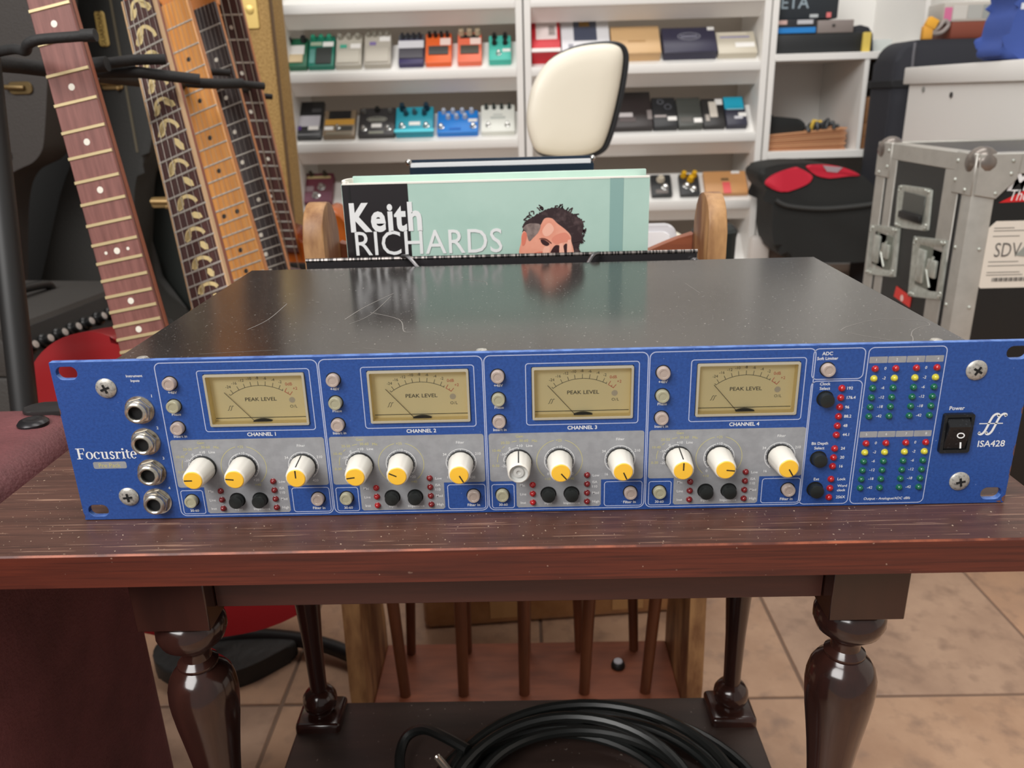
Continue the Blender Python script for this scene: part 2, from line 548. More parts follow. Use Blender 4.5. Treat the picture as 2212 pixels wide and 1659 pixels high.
unit = thing('rack_preamp', 'blue and black two-unit rack preamp with four yellow needle meters', 'audio unit')
K = 0.001
PW, PH, PT = 482.6, 88.1, 3.0
def curve_plate(name, outlines, thick, m, parent, bevel=0.25):
    """flat plate with holes in the XZ plane, front face at y=0"""
    c = bpy.data.curves.new(name, 'CURVE')
    c.dimensions = '2D'
    c.fill_mode = 'BOTH'
    c.extrude = thick * K / 2 - bevel * K
    c.bevel_depth = bevel * K
    c.bevel_resolution = 1
    c.offset = -bevel * K
    for pts in outlines:
        s = c.splines.new('POLY')
        s.points.add(len(pts) - 1)
        for i, p in enumerate(pts):
            s.points[i].co = (p[0] * K, p[1] * K, 0, 1)
        s.use_cyclic_u = True
    o = bpy.data.objects.new('tmp', c)
    COL.objects.link(o)
    dg = bpy.context.evaluated_depsgraph_get()
    me = bpy.data.meshes.new_from_object(o.evaluated_get(dg))
    bpy.data.objects.remove(o, do_unlink=True)
    me.name = name
    me.transform(Matrix(((1, 0, 0, 0), (0, 0, -1, thick * K / 2), (0, 1, 0, 0), (0, 0, 0, 1))))
    me.materials.clear()
    for q in m:
        me.materials.append(q)
    for p in me.polygons:
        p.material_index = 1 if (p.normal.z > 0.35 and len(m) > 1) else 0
        p.use_smooth = False
    r = bpy.data.objects.new(name, me)
    COL.objects.link(r)
    r.parent = parent
    return r
CH0, CHP = -182.6, 81.4
def chx(i, x):
    return CH0 + CHP * i + x
outl = [rrect(-PW / 2, PW / 2, 0, PH, 0.8, 3)]
for sx, sz in ((-233.4, 82.2), (-232.9, 5.5), (233.2, 82.0), (233.6, 5.6)):
    outl.append(rrect(sx - 5.3, sx + 5.3, sz - 3.3, sz + 3.3, 3.25, 6))
for i in range(4):
    outl.append(rrect(chx(i, 16.6), chx(i, 67.2), 52.0, 80.0, 0.6, 2))
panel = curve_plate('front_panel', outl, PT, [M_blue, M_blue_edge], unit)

chassis = MB()
chassis.box(-0.2142, 0.2142, PT * K, 0.2316, 0.0842, 0.0852, 0.0004, 1)
chassis.box(-0.2142, 0.2142, PT * K, 0.2316, 0.0022, 0.0032)
chassis.box(-0.2142, -0.2132, PT * K, 0.2314, 0.0032, 0.0842)
chassis.box(0.2132, 0.2142, PT * K, 0.2314, 0.0032, 0.0842)
chassis.box(-0.2132, 0.2132, 0.2304, 0.2314, 0.0032, 0.0842)
chassis.build('chassis', M_chas, unit)
M_scrat = mat('scratch_marks', (128, 124, 120), 0.5)
def scratch(pts, w):
    P2 = [atz(p[0], p[1], 0.0852) for p in pts]
    MB().frame((0, 0, 0.08525)).line([(p.x, p.y) for p in crom([(q.x, q.y) for q in P2], 4, False)], w).build('scratch', M_scrat, unit, smooth=False)
for pts, w in (([(800, 675), (862, 690), (872, 715), (888, 717)], 0.0005), ([(745, 690), (790, 662), (850, 634)], 0.0006), ([(755, 700), (800, 680), (845, 640)], 0.0004), ([(535, 712), (580, 690), (620, 656)], 0.0005), ([(890, 718), (930, 716), (946, 720)], 0.0003),
               ([(785, 752), (850, 760), (892, 764)], 0.0003), ([(760, 740), (775, 739)], 0.0005), ([(1815, 715), (1880, 728), (1960, 740), (1972, 735), (1970, 725)], 0.0005), ([(1815, 714), (1835, 704), (1900, 690), (1990, 693), (2008, 702), (1990, 706), (1972, 714), (1968, 726)], 0.0004),
               ([(1000, 604), (1046, 608), (1052, 616)], 0.0004), ([(1480, 612), (1512, 633)], 0.0003), ([(430, 765), (520, 760), (600, 756)], 0.00025)):
    scratch(pts, w)
for fx in (-0.17, 0.17):
    for fy in (0.03, 0.2):
        MB().frame((fx, fy, 0)).lathe([(0.009, -0.0002), (0.0095, 0.0022)], 16).build('rubber_foot', M_btnb, unit)
for sx in (-0.1985, -0.0277, 0.1975):
    b = MB().frame((sx, 0.0085, 0.0852))
    b.lathe([(0.0034, 0), (0.0034, 0.0007), (0.0026, 0.0018), (0.0012, 0.0022)], 16)
    b.build('lid_screw', M_scr, unit)

PR = MB().frame((0, -0.00008, 0), (K, 0, 0), (0, 0, K), (0, -K, 0))       # white print, mm units, local z = towards viewer
PL = MB().frame((0, -0.00008, 0), (K, 0, 0), (0, 0, K), (0, -K, 0))       # border lines
def grey(pts):
    MB().frame((0, -0.00005, 0), (K, 0, 0), (0, 0, K), (0, -K, 0)).poly(pts).build('grey_field', M_gray, panel, smooth=False)
def word(name, fn, m=None):
    b = MB().frame((0, -0.00011, 0), (K, 0, 0), (0, 0, K), (0, -K, 0))
    fn(b)
    o = b.build(name, m or M_print, panel, smooth=False)
    o['kind'] = 'stuff'
    return o
PY = MB().frame((0, -0.00011, 0), (K, 0, 0), (0, 0, K), (0, -K, 0))       # yellow print
PW2 = MB().frame((0, -0.00011, 0), (K, 0, 0), (0, 0, K), (0, -K, 0))      # white print over grey
def led_obj(x, z, m, r=1.5):
    b = MB().frame((x * K, 0, z * K), (1, 0, 0), (0, 0, 1), (0, -1, 0))
    b.lathe([(r * K * 1.12, 0), (r * K * 1.1, 0.0003), (r * K, 0.0004), (r * K * 0.93, 0.0010), (r * K * 0.7, 0.0016), (r * K * 0.35, 0.0019), (0.00005, 0.002)], 14, cap=False)
    return b.build('indicator_led', m, unit)
def button_obj(x, z, m, r=3.3, h=3.0, name='push_button', clear=True):
    b = MB().frame((x * K, 0, z * K), (1, 0, 0), (0, 0, 1), (0, -1, 0))
    b.m(1).lathe([(r * 1.16 * K, 0), (r * 1.16 * K, 0.0001)], 24)
    b.m(0)
    if clear:
        b.lathe([(r * K, 0), (r * K, h * K * 0.86), (r * K * 0.9, h * K), (r * K * 0.62, h * K), (r * K * 0.58, h * K * 0.93), (0.00005, h * K * 0.95)], 24, cap=False)
    else:
        b.lathe([(r * K, 0), (r * K, h * K * 0.8), (r * K * 0.93, h * K * 0.96), (r * K * 0.8, h * K), (0.00005, h * K * 1.03)], 24, cap=False)
    return b.build(name, [m, M_hole], unit)
def knob_obj(x, z, ang, capped=True):
    L = 0.0145
    b = MB().frame((x * K, 0, z * K), (1, 0, 0), (0, 0, 1), (0, -1, 0))
    b.m(1).lathe([(0.0068, 0.0001), (0.0068, 0.0012), (0.0060, 0.0016)], 32)
    b.m(0)
    n = 48
    prof = [(0.0064, 0.0014), (0.00655, 0.0018), (0.0055, L - 0.0010), (0.0052, L - 0.0003), (0.0047, L)]
    vs, fs = [], []
    for r, h in prof:
        for k in range(n):
            a = 2 * math.pi * k / n
            rr = r * (0.975 if k % 8 == 0 else 1.0)
            vs.append((rr * math.cos(a), rr * math.sin(a), h))
    for i in range(len(prof) - 1):
        for k in range(n):
            k2 = (k + 1) % n
            fs.append((i * n + k, i * n + k2, (i + 1) * n + k2, (i + 1) * n + k))
    fs.append(tuple((len(prof) - 1) * n + k for k in range(n)) if capped else tuple())
    fs = [f for f in fs if f]
    b.add(vs, fs)
    if not capped:
        b.m(2).lathe([(0.0047, L), (0.0043, L - 0.0016), (0.0028, L - 0.0022), (0.0026, L - 0.0012), (0.0012, L - 0.0012), (0.0010, L - 0.0018), (0.00004, L - 0.0018)], 24, cap=False)
    ko = b.build('control_knob', [M_knob, M_knobc, M_grykn], unit)
    a = math.radians(ang)
    ca, sa = math.cos(a), math.sin(a)
    e = MB().frame((x * K, 0, z * K), (ca, 0, sa), (-sa, 0, ca), (0, -1, 0))
    e.add([(0.00662, -0.0003, 0.002), (0.00662, 0.0003, 0.002), (0.00558, 0.0003, L - 0.001), (0.00558, -0.0003, L - 0.001)], [(0, 1, 2, 3)])
    if capped:
        e.add([(0.0002, -0.00034, L + 0.00062), (0.0044, -0.00034, L + 0.00062), (0.0044, 0.00034, L + 0.00062), (0.0002, 0.00034, L + 0.00062)], [(0, 1, 2, 3)])
        c = MB().frame((x * K, 0, z * K), (1, 0, 0), (0, 0, 1), (0, -1, 0))
        c.lathe([(0.0047, L - 0.0004), (0.0047, L + 0.0002), (0.0044, L + 0.0005), (0.00004, L + 0.0006)], 36, cap=False)
        c.build('knob_cap', M_yel, ko)
    e.build('pointer_line', M_knobc, ko)
    return ko

angles = [(180, 174, 90), (187, 155, -62), (90, -50, -66), (90, -6, -60)]
for i in range(4):
    X = lambda x: chx(i, x)
    PL.line(rrect(X(-6.6), X(74.0), 1.5, 86.4, 3.0), 0.42, closed=True)
    PL.line(rrect(X(13.8), X(69.7), 49.3, 81.9, 1.4), 0.38, closed=True)
    PL.line(rrect(X(-5.0), X(6.5), 2.6, 16.2, 1.2), 0.36, closed=True)
    PL.line(rrect(X(53.4), X(72.9), 2.6, 16.6, 1.4), 0.36, closed=True)
    rr_ = rrect(X(-5.7), X(73.2), 18.0, 45.0, 1.4)
    nq = len(rr_) // 4
    grey(rr_[:3 * nq] + [(X(7.7), 18.0), (X(7.7), 3.6), (X(8.7), 2.6), (X(50.6), 2.6), (X(51.6), 3.6), (X(51.6), 18.0)] + rr_[3 * nq:])
    for z, t in ((70.9, '+48V'), (59.2, 'Phase'), (47.1, 'Insert in')):
        PR.text(t, X(0.2), z, 1.45, bold=0.012)
    word('channel_title', lambda b: b.text('CHANNEL %d' % (i + 1), X(41.8), 47.4, 1.95, bold=0.02))
    PR.text('30-60', X(0.7), 4.5, 1.4, bold=0.012)
    PR.text('Filter In', X(66.6), 4.7, 1.5, bold=0.014)
    for t, x, z in (('+10', 9.9, 38.0), ('Line', 14.9, 38.0), ('0', 4.8, 36.6), ('-10', 1.4, 33.3), ('-20', 1.8, 26.8), ('+10', 30.1, 36.9), ('34', 52.9, 34.0), ('Filter', 61.1, 40.6),
                    ('210', 69.9, 34.1), ('420', 66.5, 20.8), ('+20', 35.7, 21.7), ('16', 54.4, 21.0), ('0', 24.3, 21.8), ('Mic', 11.0, 15.5), ('Line', 11.2, 10.4), ('Inst', 11.2, 5.4), ('Input', 24.3, 4.9),
                    ('Impedance', 36.4, 4.8), ('Low', 49.0, 20.5), ('ISA', 48.4, 16.7), ('110', 48.4, 14.1), ('Med', 48.9, 10.4), ('High', 49.1, 5.4)):
        PW2.text(t, X(x), z, 1.4, bold=0.006)
    for t, x, z in (('Gain', 9.9, 43.3), ('20-50', 2.6, 39.8), ('30-60', 12.1, 40.8), ('Mic', 17.6, 40.6), ('10-40', -1.8, 35.6), ('0-30', -2.5, 27.0), ('+25', 29.9, 40.6), ('+40', 36.2, 18.9), ('+10', 24.0, 18.9)):
        PY.text(t, X(x), z, 1.4)
    for a in (((5.9, 40.1), (8.5, 40.7)), ((1.0, 36.7), (2.3, 37.9)), ((-0.9, 33.7), (-1.5, 31.5), (-1.6, 29.0))):
        PY.line([(X(p[0]), p[1]) for p in a], 0.25)
    KZ = 29.2
    GX, LXk, FX = 9.3, 30.2, 61.1
    PW2.line(arc(X(GX), KZ, 7.7, 90, 180, 12), 0.32)
    for a in (90, 112, 135, 157, 180):
        PW2.line([(X(GX) + 7.7 * math.cos(math.radians(a)), KZ + 7.7 * math.sin(math.radians(a))), (X(GX) + 6.7 * math.cos(math.radians(a)), KZ + 6.7 * math.sin(math.radians(a)))], 0.3)
    for c0, a0, a1 in ((LXk, -45, 76), (LXk, 104, 225), (FX, -55, 235)):
        PW2.line(arc(X(c0), KZ, 7.7, a0, a1, 26), 0.32)
    for c0 in (LXk, FX):
        for a in range(-45, 226, 27):
            if c0 == LXk and 80 < a < 100:
                continue
            PW2.line([(X(c0) + 7.7 * math.cos(math.radians(a)), KZ + 7.7 * math.sin(math.radians(a))), (X(c0) + 6.6 * math.cos(math.radians(a)), KZ + 6.6 * math.sin(math.radians(a)))], 0.3)
    PY.line(arc(X(LXk), KZ, 11.7, -48, 76, 26), 0.26)
    PY.line(arc(X(LXk), KZ, 11.7, 104, 228, 26), 0.26)
    for kx, an, cp in zip((GX, LXk, FX), angles[i], (i != 2, True, True)):
        knob_obj(X(kx), KZ, an, cp)
    for z, m in ((75.9, M_btn), (63.8, M_btn2), (51.9, M_btn)):
        button_obj(X(0.0), z, m)
    button_obj(X(0.4), 10.5, M_btn2)
    button_obj(X(66.8), 10.4, M_btn)
    button_obj(X(24.3), 10.3, M_btnb, 3.6, 4.0, clear=False)
    button_obj(X(36.3), 10.3, M_btnb, 3.6, 4.0, clear=False)
    for z in (15.7, 10.6, 5.5):
        led_obj(X(16.2), z, M_ledr if i in (1, 2) else M_ledd)
    for z in (20.7, 15.6, 10.5, 5.5):
        led_obj(X(44.4), z, M_ledd)
    # ---- needle meter
    mx, mz = X(41.9), 66.0
    f = MB().frame((mx * K, 0, mz * K), (K, 0, 0), (0, 0, K), (0, -K, 0))
    W, H2, DP = 25.1, 13.85, -4.2
    rim_o, rim_i = rrect(-W, W, -H2, H2, 0.8, 3), rrect(-W + 1.1, W - 1.1, -H2 + 1.1, H2 - 1.1, 0.6, 3)
    n = len(rim_o)
    lays = [[(p[0], p[1], -1.5) for p in rim_o], [(p[0], p[1], 0.9) for p in rim_o], [(p[0], p[1], 1.0) for p in rim_i], [(p[0], p[1], 0.3) for p in rim_i]]
    f.add([p for l in lays for p in l], [(a * n + k, a * n + (k + 1) % n, (a + 1) * n + (k + 1) % n, (a + 1) * n + k) for a in range(3) for k in range(n)])
    f.m(1)
    l2 = [[(p[0], p[1], 0.3) for p in rim_i], [(p[0], p[1], DP) for p in rim_i]]
    f.add([p for l in l2 for p in l], [(k, (k + 1) % n, n + (k + 1) % n, n + k) for k in range(n)])
    f.m(1).box(-W - 0.3, W + 0.3, -H2 - 0.3, H2 + 0.3, DP - 1.5, DP - 0.3)
    meter = f.build('needle_meter', [M_rim, M_dialw], unit)
    d = MB().frame((mx * K, 0, mz * K), (K, 0, 0), (0, 0, K), (0, -K, 0))
    d.quad(-W + 1.0, W - 1.0, -H2 + 1.0, H2 - 1.0, DP)
    d.build('dial_face', M_dial, meter)
    q = MB().frame((mx * K, 0, mz * K), (K, 0, 0), (0, 0, K), (0, -K, 0))
    zz = DP + 0.05
    acx, acz, aR = 0.4, -18.5, 24.6
    def apt(dx, r):
        t = math.asin((dx - acx) / aR)
        return (acx + r * math.sin(t), acz + r * math.cos(t))
    q.line([apt(-14.5 + k * (12.4 + 14.5) / 24, aR) for k in range(25)], 0.24, zz)
    for dx, ln in ((-14.5, 1.0), (-13.0, 2.2), (-9.8, 2.2), (-6.6, 2.2), (-3.4, 2.3), (0.2, 2.3), (3.7, 2.3), (7.2, 2.3), (10.4, 2.2), (12.0, 0.9)):
        q.line([apt(dx, aR), apt(dx, aR + ln)], 0.24, zz)
    for t, x, z in (('-24', -15.1, 5.7), ('-16', -11.9, 7.6), ('-12', -8.1, 9.0), ('-10', -4.2, 9.9), ('-8', -0.1, 10.2), ('-6', 3.9, 9.9), ('-4', 7.9, 9.0), ('-2', 11.4, 7.8)):
        q.text(t, x, z, 1.45, zz)
    q.text('PEAK LEVEL', 0.6, -1.2, 1.95, zz, sx=1.12, bold=0.006)
    q.text('O/L', 16.8, -5.4, 1.5, zz, gap=1.15)
    for o_ in (-16.2, -15.0):
        q.line(crom([(o_ - 0.8, -7.0), (o_ - 0.3, -6.8), (o_ + 0.3, -5.2), (o_ + 0.8, -4.6), (o_ + 1.2, -4.8)], 4, False), 0.24, zz)
    q.line([(-W + 1.4, -11.2), (W - 1.4, -11.2)], 0.35, zz)
    q.build('dial_scale', M_blk, meter, kind='stuff')
    q = MB().frame((mx * K, 0, mz * K), (K, 0, 0), (0, 0, K), (0, -K, 0))
    q.line([apt(13.2, aR + 2.2), apt(13.2, aR), apt(14.7, aR), apt(15.7, aR), apt(15.7, aR + 2.2)], 0.28, zz)
    q.line([apt(14.6, aR), apt(14.6, aR + 0.9)], 0.24, zz)
    q.text('0dB', 15.6, 6.6, 1.6, zz)
    q.text('+2', 18.6, 4.2, 1.5, zz)
    q.build('red_scale', M_redp, meter, kind='stuff')
    q = MB().frame((mx * K, 0, mz * K), (K, 0, 0), (0, 0, K), (0, -K, 0))
    tip = (-17.2, 3.0) if i != 3 else (-15.6, 1.4)
    a_, b_ = Vector((-3.2, -13.1)), Vector(tip)
    nn = (b_ - a_).normalized()
    nn = Vector((-nn.y, nn.x)) * 0.14
    q.add([(a_.x + nn.x, a_.y + nn.y, DP + 1.3), (a_.x - nn.x, a_.y - nn.y, DP + 1.3), (b_.x - nn.x, b_.y - nn.y, DP + 1.0), (b_.x + nn.x, b_.y + nn.y, DP + 1.0)], [(0, 1, 2, 3)])
    q.build('needle', M_blk, meter)
    q = MB().frame((mx * K, 0, mz * K), (K, 0, 0), (0, 0, K), (0, -K, 0))
    q.prism([(-4.2, -13.2)] + [(-4.2 + 9.4 * k / 10, -12.4 + 1.0 * math.sin(math.pi * k / 10)) for k in range(11)] + [(5.2, -13.2)], DP + 0.4, DP + 1.9)
    q.build('pivot_cover', M_knobc, meter)
    q = MB().frame((mx * K, 0, mz * K), (K, 0, 0), (0, 0, K), (0, -K, 0))
    q.lathe([(1.6, 0), (1.6, 0.001)], 4)
    q.v, q.f, q.mi = [], [], []
    q.disc(16.4, -2.0, 1.55, zz + 0.02)
    q.build('overload_lamp', mat('overload_lamp_lens', (206, 196, 176), 0.3), meter)
    q = MB().frame((mx * K, 0, mz * K), (K, 0, 0), (0, 0, K), (0, -K, 0))
    q.quad(-W + 1.0, W - 1.0, -H2 + 1.0, H2 - 1.0, 0.4)
    q.build('meter_window', M_glass, meter)

# ---- right-hand sections
PL.line(rrect(134.6, 159.6, 70.4, 86.2, 2.6), 0.4, closed=True)
PL.line(rrect(134.9, 160.0, 1.4, 69.4, 2.6), 0.4, closed=True)
PL.line(rrect(161.2, 198.9, 1.2, 86.2, 2.6), 0.4, closed=True)
for t, x, z, h in (('ADC', 141.2, 83.7, 1.7), ('Soft Limiter', 141.5, 81.2, 1.5), ('Clock', 141.7, 68.0, 1.5), ('Select', 141.8, 65.6, 1.5), ('Bit Depth', 142.4, 35.9, 1.5), ('Select', 142.4, 33.3, 1.5), ('Ext', 142.7, 15.8, 1.5),
                   ('192', 154.2, 65.5, 1.5), ('176.4', 155.3, 60.5, 1.5), ('96', 153.9, 55.4, 1.5), ('88.2', 154.7, 50.5, 1.5), ('48', 154.1, 45.4, 1.5), ('44.1', 154.9, 40.5, 1.5), ('24', 154.3, 32.9, 1.5), ('20', 154.5, 27.9, 1.5),
                   ('16', 154.5, 22.9, 1.5), ('Lock', 155.6, 15.6, 1.5), ('Word', 156.3, 11.7, 1.4), ('clock', 156.1, 9.2, 1.4), ('256X', 156.2, 5.2, 1.5), ('Power', 208.5, 53.6, 2.0), ('Instrument', -200.0, 80.1, 1.3), ('Inputs', -200.0, 77.6, 1.3),
                   ('1', -193.2, 69.3, 1.5), ('2', -193.3, 52.0, 1.5), ('3', -193.2, 35.1, 1.5), ('4', -193.1, 18.0, 1.5)):
    PR.text(t, x, z, h, bold=0.014)
PR.text('Output - Analogue/ADC dBfs', 180.3, 3.9, 1.4, bold=0.01, shear=0.12)
for bz, nums in ((79.9, '1234'), (40.3, '5678')):
    for k in range(4):
        x0 = 161.9 + k * 9.05
        grey(rrect(x0, x0 + 8.8, bz - 1.7, bz + 1.6, 0.3, 2))
        PW2.text(nums[k], 165.3 + k * 9.95, bz, 1.3)
for zt in (75.3, 35.4):
    for r_, t in enumerate(('0', '-2', '-6', '-12', '-18', '-42')):
        z = zt - 5.03 * r_
        for c_ in (170.2, 190.0):
            PR.text(t, c_ + (0.4 if zt < 50 else 0), z + 0.1, 1.45, bold=0.006, shear=0.08)
        for c_ in (165.2, 175.2, 185.2, 195.2):
            led_obj(c_ + (0.4 if zt < 50 else 0), z, M_ledr if r_ == 0 else (M_ledy if r_ == 1 else M_ledg), 1.55)
for z in (65.5, 60.5, 55.5, 50.5, 45.4, 40.4, 32.9, 27.9, 23.0, 15.7, 10.5, 5.2):
    led_obj(150.1, z, M_ledr, 1.6)
button_obj(141.9, 75.6, M_btn, 3.3, 3.0)
for z in (60.1, 27.4, 10.0):
    button_obj(142.4, z, M_btnb, 3.7, 4.0, clear=False)
# maker's lettering, cursive emblem and model number
FX0 = -237.6
def serif_glyphs(b, x0, base, xh, width):
    """maker's name in an old-style serif face; returns nothing, draws into b (mm)"""
    Q = [0.0]
    def zz():
        Q[0] += 0.004
        return Q[0]
    W = [1.0]
    def P(x, y):
        return (x0 + x * W[0], base + y * xh)
    def rect(x, X, y, Y):
        z = zz()
        b.add([(*P(p, q), z) for p, q in ((x, y), (X, y), (X, Y), (x, Y))], [(0, 1, 2, 3)])
    def ring(cx, cy, rx, ry, tx, ty, a0, a1, n=22):
        vs, z = [], zz()
        for k in range(n + 1):
            a = math.radians(a0 + (a1 - a0) * k / n)
            vs.append((*P(cx + rx * math.cos(a), cy + ry * math.sin(a)), z))
            vs.append((*P(cx + (rx - tx) * math.cos(a), cy + (ry - ty) * math.sin(a)), z))
        b.add(vs, [(2 * k, 2 * k + 1, 2 * k + 3, 2 * k + 2) for k in range(n)])
    def dot(cx, cy, r):
        b.disc(*P(cx, cy), r * xh, zz(), 12)
    adv = 0.0
    glyphs = []
    total = 7.05
    W[0] = width / total
    # F
    rect(0.20, 0.46, 0.0, 1.50); rect(0.0, 0.68, 0.0, 0.09); rect(0.0, 1.10, 1.41, 1.50); rect(0.46, 0.86, 0.72, 0.81); rect(1.00, 1.10, 1.12, 1.46); rect(0.80, 0.88, 0.60, 0.94)
    # o
    ring(1.62, 0.5, 0.46, 0.52, 0.23, 0.07, 0, 360)
    # c
    ring(2.56, 0.5, 0.42, 0.52, 0.22, 0.07, 48, 318); dot(2.83, 0.80, 0.13)
    # u
    rect(3.16, 3.38, 0.22, 0.98); ring(3.46, 0.24, 0.30, 0.26, 0.20, 0.10, 180, 320); rect(3.68, 3.90, 0.0, 0.98); rect(3.02, 3.2, 0.90, 0.98); rect(3.56, 3.7, 0.90, 0.98); rect(3.88, 4.03, 0.0, 0.08)
    # s
    z = zz()
    b.line([P(p.x, p.y) for p in crom([(4.66, 0.78), (4.55, 0.94), (4.36, 0.93), (4.25, 0.76), (4.36, 0.58), (4.58, 0.44), (4.68, 0.26), (4.56, 0.06), (4.34, 0.05), (4.20, 0.24)], 5, False)], 0.17 * xh, z)
    # r
    rect(4.96, 5.18, 0.0, 0.98); rect(4.84, 5.34, 0.0, 0.08); rect(4.84, 4.98, 0.90, 0.98); ring(5.38, 0.62, 0.26, 0.36, 0.10, 0.12, 60, 170, 8); dot(5.50, 0.84, 0.12)
    # i
    rect(5.78, 6.00, 0.0, 0.98); rect(5.66, 6.12, 0.0, 0.08); rect(5.66, 5.8, 0.90, 0.98); dot(5.88, 1.30, 0.14)
    # t
    rect(6.30, 6.50, 0.18, 1.22); rect(6.16, 6.72, 0.88, 0.97); ring(6.58, 0.22, 0.28, 0.22, 0.19, 0.09, 180, 310, 10)
    # e
    ring(7.16, 0.5, 0.40, 0.52, 0.22, 0.07, 0, 318); rect(6.90, 7.54, 0.50, 0.58)
word('maker_lettering', lambda b: serif_glyphs(b, -237.8, 35.4, 4.05, 29.2))
grey(rrect(-230.3, -213.0, 29.8, 33.7, 1.0))
word('series_lettering', lambda b: b.text('Pre Pack', -221.7, 31.7, 2.3), M_ypr)
def emblem(b):
    for ox in (0.0, 3.6):
        stroke = crom([(221.4 + ox, 39.9), (221.9 + ox, 39.2), (223.0 + ox, 39.2), (224.2 + ox, 40.6), (225.2 + ox, 43.4), (226.2 + ox, 46.8), (227.2 + ox, 49.0), (228.6 + ox, 50.0), (229.8 + ox, 49.7), (229.9 + ox, 48.9)], 6, False)
        b.line(stroke, 1.15)
        b.disc(221.7 + ox, 40.0, 0.6, n=10)
        b.disc(229.6 + ox, 49.0, 0.6, n=10)
    b.line([(220.9, 44.9), (232.6, 44.9)], 0.5)
word('cursive_emblem', emblem)
word('model_lettering', lambda b: b.text('ISA428', 228.8, 33.9, 3.4, bold=0.012))
PL.build('border_lines', M_line, panel, smooth=False, kind='stuff')
PR.build('white_lettering', M_print, panel, smooth=False, kind='stuff')
PW2.build('control_lettering', M_print, panel, smooth=False, kind='stuff')
PY.build('yellow_lettering', M_ypr, panel, smooth=False, kind='stuff')

M_chip = mat('chipped_paint_brown', (112, 72, 58), 0.7, noise=(900, (70, 60, 84), 3, 0.45, 0.6, (1, 1, 1)))
for x_, z0_, z1_, w_ in ((241.0, 49.5, 54.0, 0.5), (241.0, 26.5, 33.5, 0.45), (241.0, 14.0, 22.0, 0.25), (241.0, 0.2, 4.6, 1.7), (239.2, 0.2, 1.6, 2.4), (241.0, 60.0, 63.0, 0.2), (-240.9, 60.0, 64.0, 0.2), (-240.9, 1.0, 4.0, 0.25)):
    sg = 1 if x_ > 0 else -1
    pts_ = [(x_ + sg * 0.25, z0_), (x_ + sg * 0.25, z1_), (x_ - sg * w_ * 0.5, z1_ - (z1_ - z0_) * 0.2), (x_ - sg * w_, z0_ + (z1_ - z0_) * 0.55), (x_ - sg * w_ * 0.6, z0_ + (z1_ - z0_) * 0.2)]
    MB().frame((0, -0.00006, 0), (K, 0, 0), (0, 0, K), (0, -K, 0)).poly(pts_).build('paint_chip', M_chip, panel, smooth=False)
# ---- jacks, screws, switch
hexpts = [(6.7 * K * math.cos(math.radians(a)), 6.7 * K * math.sin(math.radians(a))) for a in range(15, 375, 60)]
for z in (62.0, 44.7, 27.4, 10.6):
    b = MB().frame((-0.2004, 0, z * K), (1, 0, 0), (0, 0, 1), (0, -1, 0))
    b.lathe([(0.0074, 0), (0.0074, 0.0006)], 28)
    b.prism(hexpts, 0.0006, 0.0030, 0.0004, 2)
    b.lathe([(0.0055, 0.003), (0.0055, 0.0050), (0.0050, 0.0056), (0.0042, 0.0058), (0.0036, 0.0054), (0.0035, 0.0010)], 28, cap=False)
    j = b.build('jack_socket', M_nick, unit)
    b = MB().frame((-0.2004, 0, z * K), (1, 0, 0), (0, 0, 1), (0, -1, 0))
    b.lathe([(0.0034, 0.0046), (0.0033, 0.0031), (0.0001, 0.0031)], 24, cap=False)
    b.build('socket_bore', M_hole, j)
for k, (x, z) in enumerate(((-215.1, 74.0), (-215.1, 13.5), (214.6, 73.5), (216.0, 13.1))):
    b = MB().frame((x * K, 0, z * K), (1, 0, 0), (0, 0, 1), (0, -1, 0))
    b.lathe([(0.0051, 0), (0.0052, 0.0005), (0.0047, 0.0011), (0.0030, 0.0016), (0.0001, 0.0018)], 30, cap=False)
    s = b.build('panel_screw', M_scr, unit)
    a = math.radians((20, 5, -30, 12)[k])
    b = MB().frame((x * K, 0, z * K), (math.cos(a), 0, math.sin(a)), (-math.sin(a), 0, math.cos(a)), (0, -1, 0))
    w_, l_ = 0.0006, 0.0024
    b.poly([(-w_, -l_), (w_, -l_), (w_, -w_), (l_, -w_), (l_, w_), (w_, w_), (w_, l_), (-w_, l_), (-w_, w_), (-l_, w_), (-l_, -w_), (-w_, -w_)], 0.00186)
    b.build('cross_slot', M_hole, s)
b = MB().frame((0.2097, 0, 0.0404), (1, 0, 0), (0, 0, 1), (0, -1, 0))
ro, ri = rrect(-0.0077, 0.0077, -0.0107, 0.0107, 0.0012, 3), rrect(-0.0059, 0.0059, -0.0088, 0.0088, 0.0004, 3)
n = len(ro)
ls = [[(p[0], p[1], 0.0) for p in ro], [(p[0] * 0.98, p[1] * 0.985, 0.0019) for p in ro], [(p[0], p[1], 0.0019) for p in ri], [(p[0], p[1], -0.0005) for p in ri]]
b.add([p for l in ls for p in l], [(a * n + k, a * n + (k + 1) % n, (a + 1) * n + (k + 1) % n, (a + 1) * n + k) for a in range(3) for k in range(n)])
b.quad(-0.006, 0.006, -0.0089, 0.0089, -0.0004)
sw = b.build('power_switch', M_swi, unit)
b = MB().frame((0.2097, 0, 0.0404), (0, 0, 1), (0, -1, 0), (1, 0, 0))
b.prism([(-0.0086, -0.0003), (0.0086, -0.0003), (0.0086, 0.0007), (0.0046, 0.0042), (-0.0086, 0.0012)], -0.0056, 0.0056, 0.0003, 1)
rk = b.build('rocker', M_swi, sw)
sl = math.atan2(0.0030, 0.0132)
b = MB().frame((0.2097, -0.00425, 0.0404 + 0.0046), (1, 0, 0), (0, math.sin(sl), math.cos(sl)), (0, -math.cos(sl), math.sin(sl)))
b.line([(0.0017 * math.cos(2 * math.pi * k / 16), -0.0042 + 0.0012 * math.sin(2 * math.pi * k / 16)) for k in range(16)], 0.0005, 0.0001, closed=True)
